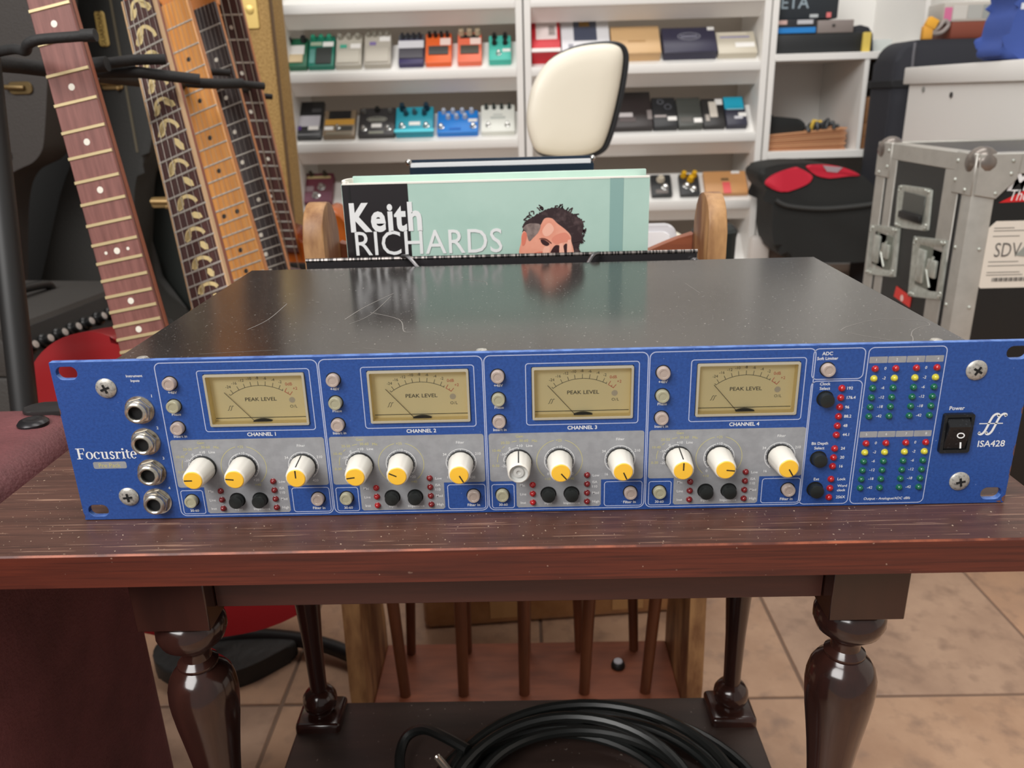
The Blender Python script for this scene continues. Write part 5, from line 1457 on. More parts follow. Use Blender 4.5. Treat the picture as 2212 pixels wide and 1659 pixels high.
def guitar(label, n1, p1, dp1, n2, p2, L, w0, w12, board, neck, fretm, frets, dots, strings, yaw=0.0, body=None, bmat=None, inlay='dot', dotm=None, srad=0.0003, bthick=0.042, fwid=0.0028, bs=(0.62, 0.85, 0.0), name='electric_guitar', nsmax=0.62, cat='guitar'):
    A = atd(p1[0], p1[1], dp1)
    want = fs_pos(n2, L) - fs_pos(n1, L)
    best = min((abs((atd(p2[0], p2[1], dp1 + k * 0.002) - A).length - want), dp1 + k * 0.002) for k in range(-20, 160))
    B = atd(p2[0], p2[1], best[1])
    S = (B - A).normalized()
    Nn = Vector((math.sin(yaw), -math.cos(yaw), 0))
    Nn = (Nn - S * Nn.dot(S)).normalized()
    Wd = S.cross(Nn)
    if Wd.x < 0:
        Wd = -Wd
    O = A - S * fs_pos(n1, L)
    Mx = Matrix(((Wd.x, S.x, Nn.x, O.x), (Wd.y, S.y, Nn.y, O.y), (Wd.z, S.z, Nn.z, O.z), (0, 0, 0, 1)))
    t = thing(name, label, cat)
    t.matrix_world = Mx
    def wd(s):
        return w0 + (w12 - w0) * s / (L * 0.5)
    s_end = fs_pos(frets, L) + 0.012
    # board (local: x across, y along, z outward)
    b = MB()
    b.prism([(-wd(0) / 2, 0), (wd(0) / 2, 0), (wd(s_end) / 2, s_end), (-wd(s_end) / 2, s_end)], -0.005, 0.0, 0.0008, 1)
    fb = b.build('fretboard', board, t)
    b = MB()
    secs = []
    m = 10
    ys = [-0.01, 0.05, 0.15, 0.3, s_end - 0.03, s_end + 0.02]
    for y in ys:
        hw = wd(max(y, 0)) / 2
        dpt = 0.018 + 0.006 * y / 0.4
        secs.append([(-hw * math.cos(math.pi * k / m) * 1.0, y, -0.005 - dpt * math.sin(math.pi * k / m) ** 0.75) for k in range(m + 1)])
    vs = [p for s in secs for p in s]
    b.add(vs, [(i * (m + 1) + k, (i + 1) * (m + 1) + k, (i + 1) * (m + 1) + k + 1, i * (m + 1) + k + 1) for i in range(len(ys) - 1) for k in range(m)])
    b.build('neck', neck, t)
    # headstock above the frame
    b = MB().prism([(-w0 / 2, 0), (-w0 * 0.9, -0.04), (-w0 * 0.8, -0.16), (w0 * 0.5, -0.18), (w0 * 0.9, -0.14), (w0 * 0.6, -0.03), (w0 / 2, 0)], -0.018, -0.006, 0.002, 1)
    b.build('headstock', neck, t)
    fm = None
    for n in range(1, frets + 1):
        y = fs_pos(n, L)
        b = MB().frame((0, y, 0), (0, 1, 0), (0, 0, 1), (1, 0, 0))
        hw = wd(y) / 2
        b.prism([(-fwid / 2, -0.0003), (fwid / 2, -0.0003), (fwid * 0.35, 0.0011), (-fwid * 0.35, 0.0011)], -hw, hw)
        b.build('fret', fretm, fb)
    for n in dots:
        y = (fs_pos(n, L) + fs_pos(n - 1, L)) / 2
        if inlay == 'dot':
            xs = [0.0] if n != 12 else dots[n]
            for x in xs:
                r = 0.0034 if x == 0 or n != 12 or len(xs) == 2 else 0.0017
                MB().frame((x, y, 0.0)).lathe([(r, -0.0004), (r, 0.00015), (0.0001, 0.0002)], 14, cap=False).build('inlay_dot', dotm or M_pearl, fb)
    if inlay == 'vine':
        random.seed(21)
        for n in range(1, frets + 1):
            y0, y1 = fs_pos(n - 1, L), fs_pos(n, L)
            hh = (y1 - y0)
            yc = (y0 + y1) / 2
            sg = 1 if n % 2 else -1
            def leaf(cx, cy, ln, wid, an):
                ca, sa = math.cos(an), math.sin(an)
                pts = [(-ln / 2, 0), (-ln * 0.2, wid / 2), (ln * 0.25, wid * 0.4), (ln / 2, 0), (ln * 0.2, -wid * 0.45), (-ln * 0.25, -wid * 0.35)]
                MB().poly([(cx + p[0] * ca - p[1] * sa, cy + p[0] * sa + p[1] * ca) for p in pts], 0.0002).build('inlay_leaf', M_vine, fb, smooth=False)
            leaf(sg * 0.009, yc, min(0.022, hh * 0.9), 0.0085, 0.9 * sg + random.uniform(-0.3, 0.3))
            if n % 2 == 0 or n < 6:
                MB().line(crom([(-0.013, yc + hh * 0.3), (-0.009, yc - hh * 0.2), (0.001, yc - hh * 0.28), (0.010, yc - hh * 0.02), (0.013, yc + hh * 0.25)], 4, False), 0.0045, 0.0002).build('inlay_vine', M_vine, fb, smooth=False)
                leaf(-0.009, yc + hh * 0.12, min(0.016, hh * 0.7), 0.008, -0.9)
        for sx in (-1, 1):
            MB().prism([(sx * wd(0) / 2 - 0.0012, 0), (sx * wd(0) / 2 + 0.0012, 0), (sx * wd(s_end) / 2 + 0.0012, s_end), (sx * wd(s_end) / 2 - 0.0012, s_end)], -0.005, 0.0006).build('binding', M_bind, fb)
    for k in range(strings):
        f = (k / (strings - 1) - 0.5) if strings > 1 else 0
        MB().tube([(f * (w0 - 0.008), 0, 0.0022), (f * (w12 + 0.004), L * min(nsmax + 0.38, 1.0), 0.0040)], srad * (1.5 - k / max(1, strings)), 5).build('string', M_str, t)
    if body:
        sc = L / 0.648
        out = crom([(p[1] * sc * bs[1], (0.415 + (p[0] - 0.415) * bs[0] + bs[2]) * sc) for p in body], 4)
        b = MB().prism([(p.x, p.y) for p in out], -0.012 - bthick, -0.010, 0.006, 3)
        b.build('body', bmat, t)
        MB().box(-0.04, 0.04, L * 0.9 - 0.012, L * 0.9 + 0.012, -0.010, 0.0015, 0.001, 1).build('bridge', M_nick, t)
        for s in (L * 0.74, L * 0.83):
            MB().box(-0.038, 0.038, s - 0.010, s + 0.010, -0.010, -0.002, 0.003, 2).build('pickup', pm((40, 38, 36), 0.4), t)
    return t
D12 = lambda k: {3: [0], 5: [0], 7: [0], 9: [0], 12: k, 15: [0], 17: [0], 19: [0]}
g1 = guitar('red-bodied electric guitar with an unstrung rosewood neck nearest the table', 3, (127, 88), 0.80, 16, (296, 698), 0.648, 0.042, 0.052, M_rose, M_neckr, M_fret, 21, D12([0, -0.0125, 0.0125]), 0, -0.05, TELE, M_redb, fwid=0.0038, bs=(0.86, 1.06, -0.012))
b = MB().prism([(p.x, p.y) for p in crom([(-0.034, 0.432), (-0.06, 0.445), (-0.062, 0.47), (-0.05, 0.52), (-0.02, 0.56), (0.05, 0.57), (0.09, 0.55), (0.05, 0.50), (0.032, 0.47), (0.032, 0.45), (0.0, 0.445)], 4)], -0.0100, -0.0078)
b.build('pickguard', mat('cream_pickguard', (226, 206, 164), 0.4), g1)
guitar('bound-neck electric guitar with a cream vine inlay', 1, (308, 46), 0.96, 16, (452, 633), 0.628, 0.043, 0.052, M_rose2, M_neckr, M_frets, 21, {}, 6, -0.18, TELE, mat('brown_burst', (92, 40, 26), 0.3, coat=0.3), inlay='vine', srad=0.00028, fwid=0.0032)
guitar('electric guitar with a bright maple fretboard and black dots', 3, (414, 152), 1.13, 12, (502, 476), 0.648, 0.042, 0.052, M_map, M_neckm, M_frets, 21, D12([-0.011, 0.011]), 6, -0.16, TELE, mat('butterscotch', (200, 140, 70), 0.35), dotm=mat('black_dot', (30, 22, 18), 0.4), srad=0.00022)
guitar('electric guitar with a dark ebony fretboard and white dots', 3, (473, 151), 1.235, 12, (549, 449), 0.648, 0.042, 0.052, M_ebo, M_neckm, M_frets, 21, D12([-0.011, 0.011]), 6, -0.16, TELE, mat('tobacco_burst', (70, 30, 20), 0.3, coat=0.3), srad=0.0002)
guitar('four-string bass guitar with an orange sunburst body farthest along the rack', 5, (506, 86), 1.33, 12, (569, 358), 0.864, 0.043, 0.056, M_rose2, M_neckm, M_frets, 20, D12([-0.012, 0.012]), 4, -0.16, BASS, mat('sunburst_orange', (214, 110, 32), 0.25, noise=(3.2, (92, 26, 16), 2, 0.42, 0.62, (1, 1, 1)), coat=0.4), srad=0.001, name='bass_guitar', fwid=0.0032, bs=(0.75, 0.8, 0.0))

# ================================================================== guitar rack
M_stand = mat('stand_black_steel', (26, 25, 25), 0.5)
M_foam = mat('stand_black_foam', (34, 33, 33), 0.7, bump=(200, 0.3))
gr = thing('guitar_stand', 'black tubular guitar rack with padded neck prongs at the left', 'guitar stand', (-0.56, 0.5, ZF))
GP = lambda mb, n, m: keep(mb.build(n, m), gr)
top_, bot_ = atd(-30, 120, 0.80), atd(52, 872, 0.80)
dirm = (bot_ - top_).normalized()
foot_ = top_ + dirm * ((ZF + 0.012 - top_.z) / dirm.z)
GP(MB().tube([top_ - dirm * 0.02, foot_], 0.0125, 14), 'mast', M_stand)
def prong(pts, r, nm='neck_prong'):
    P3 = [atd(*p) for p in pts]
    GP(MB().tube(crom(P3, 6, False), r, 12), nm, M_foam)
prong([(-30, 118, 0.795), (28, 106, 0.775), (54, 110, 0.765), (60, 96, 0.755), (78, 87, 0.752), (110, 83, 0.752), (150, 80, 0.752), (204, 76, 0.752)], 0.0048)
GP(MB().tube([atd(178, 77, 0.752), atd(207, 75.5, 0.752)], 0.0058, 14), 'prong_tip', M_foam)
prong([(-30, 135, 0.80), (40, 142, 0.84), (120, 150, 0.87), (196, 142, 0.875), (232, 138, 0.875)], 0.008, 'cross_bar')
prong([(200, 142, 0.88), (262, 133, 0.89), (300, 129, 0.90), (358, 128, 0.91)], 0.0058)
prong([(205, 156, 0.90), (290, 156, 0.905), (330, 160, 0.915), (380, 166, 0.925), (432, 172, 0.935)], 0.0062)
prong([(405, 178, 1.06), (440, 180, 1.06), (480, 181, 1.08), (524, 180, 1.10)], 0.0066)
prong([(520, 181, 1.22), (548, 184, 1.23), (570, 186, 1.24)], 0.0056)
prong([(452, 155, 1.16), (498, 157, 1.17)], 0.005)
prong([(562, 207, 1.42), (588, 209, 1.43)], 0.005)
prong([(200, 160, 0.93), (330, 175, 1.06), (450, 184, 1.22), (560, 190, 1.44)], 0.009, 'rear_bar')
# base: curved foot tube and padded body rest on the floor
Pz = lambda x, y, z: atz(x, y, z)
GP(MB().tube(crom([Pz(380, 1398, -0.50), Pz(440, 1384, -0.50), Pz(560, 1374, -0.50), Pz(680, 1388, -0.505), Pz(770, 1420, -0.51), Pz(850, 1470, -0.514)], 6, False), 0.0108, 12), 'foot_tube', M_stand)
fo = [Pz(*p, ZF + 0.006) for p in ((340, 1418), (420, 1396), (520, 1392), (620, 1398), (644, 1412), (600, 1440), (540, 1470), (490, 1483), (420, 1486), (350, 1470))]
b = MB().prism([(p.x, p.y) for p in crom([(q.x, q.y) for q in fo], 4)], ZF + 0.0005, ZF + 0.028, 0.007, 3)
GP(b, 'foam_rest', mat('rest_black_foam', (38, 37, 36), 0.6, bump=(90, 0.7)))
for p in ((472, 1352), ):
    q = atd(p[0], p[1], 1.09)
    GP(MB().ball(q, 0.010, 0.010, 0.008, n=14, h=8), 'rubber_stop', pm((190, 186, 168), 0.5))

# ================================================================== hard cases and amplifier at the left
M_case = mat('black_tolex', (40, 40, 38), 0.6, bump=(380, 0.35))
M_case2 = mat('black_tolex_warm', (62, 57, 54), 0.6, bump=(380, 0.35))
M_brass = mat('brass', (160, 132, 86), 0.4, 0.5)
def hard_case(label, D, out_px, thick, m, bev=0.012):
    c = atd(*out_px[0], D)
    pts = [at(p[0], p[1], c.y) for p in out_px]
    t = thing('guitar_case', label, 'guitar case', (sum(p.x for p in pts) / len(pts), c.y + thick / 2, ZF))
    o = crom([(p.x, max(p.z, ZF + 0.0005)) for p in pts], 4)
    b = MB().frame((0, c.y, 0), (1, 0, 0), (0, 0, 1), (0, -1, 0)).prism([(p.x, max(p.y, ZF + 0.0003)) for p in o], -thick, 0, bev, 3)
    keep(b.build('shell', m), t)
    return t, c.y
t, y = hard_case('dark grey hard guitar case with brass latches at the far left edge', 1.40, [(-260, -140), (-80, -150), (86, -150), (103, -90), (105, 0), (104, 90), (101, 200), (96, 290), (90, 326), (72, 350), (48, 362), (24, 376), (8, 404), (0, 450), (-2, 520), (0, 700), (6, 900), (20, 1500), (-300, 1500), (-320, 420)], 0.10, M_case2, 0.006)
for p, w in (((45, 190), 0.045), ((8, 335), 0.03)):
    q = at(p[0], p[1], y - 0.001)
    b = MB().frame(q, (1, 0, 0), (0, 0, 1), (0, -1, 0))
    b.prism(rrect(-w / 2, w / 2, -0.011, 0.011, 0.009, 4), 0, 0.003, 0.001, 1)
    b.tube([(-w * 0.6, 0.002, 0.006), (-w * 0.1, 0.001, 0.008), (w * 0.2, 0.0, 0.006)], 0.0045, 8)
    keep(b.build('brass_latch', mat('aged_brass', (116, 96, 62), 0.45, 0.7)), t)
t, y = hard_case('tall black guitar case with a gold name badge behind the red guitar', 1.55, [(160, -140), (318, -140), (328, 60), (330, 250), (322, 330), (296, 380), (290, 460), (300, 620), (420, 760), (440, 1400), (60, 1400), (60, 700), (130, 420), (166, 300), (160, 60)], 0.10, M_case)
a0, a1 = at(209, 60, y - 0.001), at(231, 60, y - 0.001)
zb0, zb1 = at(220, 101, y).z, at(220, 24, y).z
b = MB().frame((0, y - 0.0005, 0), (1, 0, 0), (0, 0, 1), (0, -1, 0)).prism(rrect(a0.x, a1.x, zb0, zb1, 0.006, 4), 0, 0.003, 0.001, 1)
bd = keep(b.build('gold_badge', mat('gold_badge', (206, 176, 104), 0.4, 0.1)), t)
b = MB().frame((0, y - 0.0042, 0), (1, 0, 0), (0, 0, 1), (0, -1, 0)).text('GUARDIAN', (a0.x + a1.x) / 2, (zb0 + zb1) / 2, 0.009, rot=math.pi / 2, sx=1.0)
o = keep(b.build('badge_lettering', mat('badge_ink', (96, 74, 36), 0.5), smooth=False), t)
o['kind'] = 'stuff'
for p in ((243, 182), (350, 438)):
    q = at(p[0], p[1], y - 0.001)
    b = MB().frame(q, (1, 0, 0), (0, 0, 1), (0, -1, 0))
    b.prism(rrect(-0.022, 0.022, -0.010, 0.012, 0.005, 3), 0, 0.004, 0.001, 1)
    b.tube([(-0.02, 0.004, 0.007), (0.02, 0.003, 0.007)], 0.005, 8)
    b.ball((0.012, -0.008, 0.006), 0.005, n=10, h=6)
    keep(b.build('brass_latch', M_brass), t)
b = MB().frame((0, y - 0.0003, 0), (1, 0, 0), (0, 0, 1), (0, -1, 0)).box(at(254, 100, y).x, at(259, 100, y).x, at(256, 330, y).z, at(256, -100, y).z, -0.001, 0.0012)
keep(b.build('edge_stitching', mat('stitch', (92, 84, 66), 0.6)), t)
t, y = hard_case('wide black slab added to stand in for the darkness behind the guitars', 1.83, [(-300, -200), (440, -200), (446, 300), (448, 700), (440, 1100), (-300, 1100)], 0.12, mat('added_dark', (30, 30, 29), 0.7, bump=(380, 0.3)))  # added slab, fills what is only darkness behind the cases
t, y = hard_case('glossy dark case body between the vine-inlaid guitar and the added dark slab', 1.80, [(318, 300), (352, 320), (372, 420), (392, 560), (420, 640), (430, 1300), (330, 1300), (320, 640)], 0.05, mat('dark_gloss_case', (44, 48, 46), 0.35))
# tweed case beside the shelves
M_tweed = mat('tweed_cloth', (176, 142, 84), 0.75, noise=(240, (144, 112, 60), 2, 0.4, 0.6, (1, 1, 1)), bump=(500, 0.3))
YTw = 1.55
tw = lambda p, q: at(p, q, YTw)
t = thing('tweed_case', 'tall golden tweed guitar case leaning beside the white shelves', 'guitar case', (tw(570, 300).x, YTw, ZF))
b = MB().frame((0, YTw, 0), (1, 0, 0), (0, 0, 1), (0, -1, 0))
pl, prr = [tw(505, -60), tw(560, 640)], [tw(578, -60), tw(652, 640)]
def ext(pp):
    d = pp[1] - pp[0]
    return pp[0] + d * ((ZF + 0.0005 - pp[0].z) / d.z)
el, er = ext(pl), ext(prr)
b.prism([(pl[0].x, pl[0].z), (el.x, el.z), (er.x, er.z), (prr[0].x, prr[0].z)], -0.1, 0, 0.004, 2)
keep(b.build('shell', M_tweed), t)
b = MB().tube([prr[0] + Vector((0, -0.002, 0)), er + Vector((0, -0.002, 0))], 0.004, 6)
keep(b.build('dark_piping', pm((92, 70, 46), 0.6)), t)
q = tw(541, 26)
b = MB().frame(q + Vector((0, -0.001, 0)), (1, 0, 0), (0, 0, 1), (0, -1, 0))
b.prism(rrect(-0.017, 0.017, -0.034, 0.034, 0.004, 3), 0, 0.003, 0.001, 1)
b.frame(q + Vector((0, -0.004, 0.004)), (1, 0, 0), (0, 0, 1), (0, -1, 0)).lathe([(0.009, 0), (0.009, 0.002), (0.005, 0.003), (0.0001, 0.003)], 14, cap=False)
keep(b.build('brass_latch', mat('bright_brass', (216, 186, 110), 0.35, 0.4)), t)

# amplifier
amp = thing('guitar_amplifier', 'black guitar amplifier with a row of control knobs behind the red guitar', 'amplifier', (-0.8, 0.76, ZF))
M_amp = mat('amp_tolex', (60, 57, 54), 0.6, bump=(320, 0.3))
zt_ = -0.06
f0, f1 = atz(45, 697, zt_), atz(220, 632, zt_)
U = Vector((f1.x - f0.x, f1.y - f0.y, 0)).normalized()
Vv = Vector((-U.y, U.x, 0))
if Vv.x > 0:
    Vv = -Vv
Oa = Vector((f0.x, f0.y, 0)) - U * 0.045 - Vv * 0.028
AP = lambda mb, n, m: keep(mb.build(n, m), amp)
b = MB().frame(Oa, U, Vv, (0, 0, 1))
b.box(0, 0.30, 0.0, 0.36, ZF + 0.001, zt_ - 0.062, 0.006, 2)
AP(b, 'cabinet', M_amp)
b = MB().frame(Oa, Vv, (0, 0, 1), U)
b.prism([(0.0, zt_ - 0.0615), (0.36, zt_ - 0.0615), (0.36, zt_), (0.028, zt_)], 0, 0.30, 0.004, 2)
hd = AP(b, 'top_box', M_amp)
sl = Vector((0, 0, 1)) * 0.0615 + Vv * 0.028
sl.normalize()
nn = U.cross(sl)
if nn.dot(CAM - f0) < 0:
    nn = -nn
b = MB().frame(Oa + Vector((0, 0, zt_ - 0.0615)), U, sl, nn)
b.box(0.006, 0.294, 0.006, 0.060, -0.002, 0.0014, 0.0006, 1)
AP(b, 'control_panel', pm((24, 23, 23), 0.4))
for k in range(9):
    O_ = Oa + Vector((0, 0, zt_ - 0.0615)) + U * (0.030 + 0.029 * k) + sl * 0.034 + nn * 0.0014
    b = MB().frame(O_, U, sl, nn)
    b.lathe([(0.0100, 0), (0.0100, 0.004), (0.0075, 0.006), (0.007, 0.013), (0.0005, 0.0135)], 16, cap=False)
    AP(b, 'control_knob', pm((22, 22, 22), 0.25))
    b = MB().frame(O_, U, sl, nn).lathe([(0.0052, 0.0136), (0.0001, 0.0140)], 12, cap=False)
    AP(b, 'knob_cap', pm((196, 190, 186), 0.3, 0.6))
b = MB().frame(Oa + Vector((0, 0, zt_)), U, Vv, (0, 0, 1)).tube(crom([(0.06, 0.13, 0.0), (0.075, 0.13, 0.010), (0.15, 0.13, 0.014), (0.225, 0.13, 0.010), (0.24, 0.13, 0.0)], 5, False), 0.007, 10)
AP(b, 'carry_handle', pm((30, 29, 28), 0.5))
b = MB().frame(Oa + Vector((0, 0, zt_ - 0.3)), U, Vv, (0, 0, 1)).box(0.012, 0.288, -0.004, 0.001, -0.1, 0.222)
AP(b, 'grille_cloth', mat('grille_cloth', (96, 78, 66), 0.8, noise=(90, (70, 56, 48), 2, 0.4, 0.6, (1, 1, 8)), bump=(300, 0.5)))

# ================================================================== flight case
M_alu = mat('aluminium_extrusion', (186, 183, 176), 0.38, 0.4, noise=(40, (176, 173, 166), 4, 0.4, 0.7, (1, 1, 1)))
M_lam = mat('flight_black_laminate', (24, 25, 25), 0.35, bump=(500, 0.08))
M_lat = mat('latch_zinc', (196, 199, 191), 0.32, 0.4, noise=(70, (168, 171, 162), 4, 0.4, 0.7, (1, 1, 1)))
XF, YF0, YF1, ZT = 0.66, 0.840, 1.172, 0.1084
fc = thing('flight_case', 'black flight case with aluminium edges and white shipping label', 'flight case', (XF + 0.3, (YF0 + YF1) / 2, ZF))
FP = lambda mb, n, m: keep(mb.build(n, m), fc)
body_fc = FP(MB().box(XF, XF + 0.60, YF0, YF1, ZF + 0.012, ZT - 0.002, 0.002, 1), 'laminate_body', M_lam)
def lx(px_, py_):
    q = atx(px_, py_, XF)
    return q.y, q.z
e = 0.0022
# top frame rails
FP(MB().box(XF - e, XF + 0.028, YF0 - e, YF1 + e, ZT - 0.027, ZT, 0.001, 1), 'edge_rail', M_alu)
FP(MB().box(XF - e, XF + 0.60 + e, YF0 - e, YF0 + 0.028, ZT - 0.029, ZT + 0.0006, 0.001, 1), 'edge_rail', M_alu)
FP(MB().box(XF - e, XF + 0.60 + e, YF1 - 0.028, YF1 + e, ZT - 0.029, ZT + 0.0006, 0.001, 1), 'edge_rail', M_alu)
# vertical corner angles and the lid seams on the left face
FP(MB().box(XF - e * 1.3, XF + 0.032, YF0 - e * 1.3, YF0 + 0.026, ZF + 0.012, ZT - 0.03, 0.002, 2), 'corner_angle', M_alu)
ya, yb = lx(2052, 480)[0], lx(2030, 480)[0]
ym = lx(2058, 480)[0]
FP(MB().box(XF - e, XF + 0.004, ym - 0.004, yb + 0.003, ZF + 0.012, ZT - 0.027, 0.0008, 1), 'seam_rail', M_alu)
FP(MB().box(XF - e * 1.5, XF + 0.004, YF0 + 0.0265, YF0 + 0.034, ZF + 0.012, ZT - 0.03, 0.0008, 1), 'seam_gap', pm((20, 20, 20), 0.6))
y1, y2, y3, y4 = lx(1893, 470)[0], lx(1902, 470)[0], lx(1908, 470)[0], lx(1924, 470)[0]
FP(MB().box(XF - e, XF + 0.004, y2, YF1 + e, ZF + 0.012, ZT - 0.027, 0.0008, 1), 'corner_angle', M_alu)
FP(MB().box(XF - e, XF + 0.004, y4, y3, ZF + 0.012, ZT - 0.027, 0.0008, 1), 'seam_rail', M_alu)
def side_dish(name, pts, raise_=0.003, inner=0.62, depth=0.010, m=M_lat):
    o = crom([lx(*p) for p in pts], 3) if len(pts) > 8 else [Vector(lx(*p)) for p in pts]
    cy, cz = sum(p.x for p in o) / len(o), sum(p.y for p in o) / len(o)
    b = MB().frame((XF, 0, 0), (0, 1, 0), (0, 0, 1), (-1, 0, 0))
    n = len(o)
    lay = [(1.0, 0.0), (0.985, raise_), (0.80, raise_), (0.72, raise_ * 0.35), (0.3, raise_ * 0.2)]
    b.add([(cy + (p.x - cy) * s, cz + (p.y - cz) * s, h) for s, h in lay for p in o], [(i * n + k, i * n + (k + 1) % n, (i + 1) * n + (k + 1) % n, (i + 1) * n + k) for i in range(len(lay) - 1) for k in range(n)] + [tuple((len(lay) - 1) * n + k for k in range(n))])
    d = FP(b, name, m)
    rv = MB()
    for k in range(0, n, max(1, n // 12)):
        p = o[k]
        rv = MB().ball((XF - raise_, cy + (p.x - cy) * 0.9, cz + (p.y - cz) * 0.9), 0.0028, n=8, h=5)
        r = rv.build('rivet', M_lat)
        r.parent = d
    ey, ez = max(p.x for p in o) - cy, max(p.y for p in o) - cz
    return d, cy, cz, ey, ez
def rounded_px(x0, x1, y0, y1, sk=0.0):
    q = rrect(x0, x1, y0, y1, 9, 3)
    return [(p[0] - (p[1] - y0) * 0.10, p[1] + (p[0] - x0) * sk) for p in q]
hd_, hy, hz, ey, ez = side_dish('recessed_handle', rounded_px(1944, 2016, 398, 490, 0.14), 0.003)
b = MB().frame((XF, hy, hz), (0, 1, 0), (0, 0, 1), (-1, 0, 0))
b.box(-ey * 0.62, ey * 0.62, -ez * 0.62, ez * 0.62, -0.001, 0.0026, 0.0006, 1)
FP(b, 'handle_dish_shade', pm((96, 98, 94), 0.35, 0.6))  # raised plate, shade of the recess put into its colour
b = MB().frame((XF, hy, hz), (0, 1, 0), (0, 0, 1), (-1, 0, 0))
b.box(-ey * 0.62, ey * 0.62, -ez * 0.56, -ez * 0.22, 0.0, 0.009, 0.003, 2)
FP(b, 'handle_grip', pm((22, 22, 23), 0.5))
for rect in ((1884, 1946, 484, 592), (1978, 2052, 510, 640)):
    d, cy, cz, ey, ez = side_dish('butterfly_latch', rounded_px(*rect, 0.12), 0.004)
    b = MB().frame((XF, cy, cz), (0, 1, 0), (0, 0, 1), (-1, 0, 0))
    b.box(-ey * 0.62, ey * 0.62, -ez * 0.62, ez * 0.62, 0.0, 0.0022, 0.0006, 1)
    FP(b, 'latch_dish_shade', pm((124, 128, 118), 0.35, 0.3))  # darker zinc tone paints the shade inside the latch recess
    b = MB().frame((XF, cy, cz), (0, 1, 0), (0, 0, 1), (-1, 0, 0))
    b.box(ey * 0.15, ey * 0.55, -ez * 0.5, ez * 0.5, 0.001, 0.0065, 0.002, 2)
    b.box(-ey * 0.5, -ey * 0.05, -ez * 0.2, ez * 0.32, 0.001, 0.0075, 0.002, 2)
    b.tube([(-ey * 0.3, -ez * 0.5, 0.005), (-ey * 0.1, 0, 0.008), (-ey * 0.3, ez * 0.4, 0.005)], 0.0022, 8)
    FP(b, 'latch_wing', M_lat)
# corner balls with brackets
for (yy, s) in ((YF0, 1), (YF1, -1)):
    FP(MB().ball((XF + 0.013, yy + s * 0.013, ZT - 0.012), 0.0225, n=18, h=12), 'ball_corner', mat('ball_steel', (134, 126, 120), 0.3, 0.6))
    b = MB().box(XF - e * 2, XF + 0.002, min(yy - s * 0.003, yy + s * 0.055), max(yy - s * 0.003, yy + s * 0.055), ZT - 0.060, ZT + 0.001, 0.0015, 1)
    FP(b, 'ball_bracket', M_alu)
    for q in ((0.046, -0.012), (0.046, -0.040), (0.015, -0.052)):
        FP(MB().ball((XF - e * 2, yy + s * q[0], ZT + q[1]), 0.0032, n=8, h=5), 'rivet', M_lat)
b = MB().frame((0, YF0 - e * 1.6, 0), (1, 0, 0), (0, 0, 1), (0, -1, 0)).prism([(XF + 0.0, ZT - 0.058), (XF + 0.032, ZT - 0.064), (XF + 0.058, ZT - 0.036), (XF + 0.060, ZT), (XF + 0.0, ZT)], -0.001, 0.0025, 0.0008, 1)
FP(b, 'ball_bracket', M_alu)
for q in ((0.048, -0.028), (0.030, -0.056), (0.048, -0.010)):
    FP(MB().ball((XF + q[0], YF0 - e * 2.4, ZT + q[1]), 0.0032, n=8, h=5), 'rivet', M_lat)
for zz in (-0.03, -0.12, -0.24):
    for q in ((XF - e * 1.3, YF0 + 0.018), (XF + 0.022, YF0 - e * 1.3)):
        FP(MB().ball((q[0], q[1], zz), 0.003, n=8, h=5), 'rivet', M_lat)
# labels and lettering on the front face
yf = lambda p, q: at(p, q, YF0 - 0.001)
def fplate(name, pts, m, d=0.0):
    b = MB().frame((0, YF0 - 0.0006 - d, 0), (1, 0, 0), (0, 0, 1), (0, -1, 0))
    b.prism([(yf(*p).x, yf(*p).z) for p in pts], 0, 0.0006)
    return FP(b, name, m)
x0, x1, z1, z0 = yf(2138, 480).x, yf(2138, 480).x + 0.115, yf(2150, 478).z, yf(2150, 622).z
b = MB().frame((0, YF0 - 0.0006, 0), (1, 0, 0), (0, 0, 1), (0, -1, 0)).prism([(x0 + 0.010, z1), (x0, z1 - 0.010), (x0, z0 + 0.003), (x0 + 0.003, z0), (x1, z0), (x1, z1)], 0, 0.0006)
lab = FP(b, 'shipping_label', pm((226, 218, 206), 0.5))
b = MB().frame((0, YF0 - 0.0016, 0), (1, 0, 0), (0, 0, 1), (0, -1, 0))
b.text('SDV', x0 + 0.034, (z0 + z1) / 2 + 0.008, 0.0215, sx=0.72)
for k, (yy, w) in enumerate(((0.9, 0.03), (0.86, 0.05), (0.78, 0.04), (0.40, 0.045), (0.34, 0.06), (0.24, 0.05), (0.2, 0.055))):
    b.quad(x0 + 0.008, x0 + 0.008 + w, z0 + (z1 - z0) * yy - 0.0006, z0 + (z1 - z0) * yy + 0.0004)
for k in range(22):
    b.quad(x0 + 0.018 + 0.0025 * k, x0 + 0.0192 + 0.0025 * k + 0.0006 * (k % 3), z0 + 0.010, z0 + 0.016)
o = FP(b, 'label_print', pm((96, 92, 88), 0.5))
o['kind'] = 'stuff'
b = MB().frame((0, YF0 - 0.0022, 0), (1, 0, 0), (0, 0, 1), (0, -1, 0)).poly([(x0 + 0.046, z0 + 0.05), (x0 + 0.062, z0 + 0.048), (x1, z0 + 0.092), (x1, z0 + 0.108), (x0 + 0.08, z0 + 0.088)])
FP(b, 'torn_patch', pm((150, 154, 148), 0.5))
b = MB().frame((0, YF0 - 0.0012, 0), (1, 0, 0), (0, 0, 1), (0, -1, 0))
b.text('M', yf(2200, 390).x + 0.004, yf(2200, 388).z, 0.030, shear=0.25, bold=0.02)
b.text('The', yf(2196, 420).x + 0.004, yf(2196, 421).z, 0.016, shear=0.25, sx=0.8)
o = FP(b, 'sticker_lettering', M_print)
o['kind'] = 'stuff'
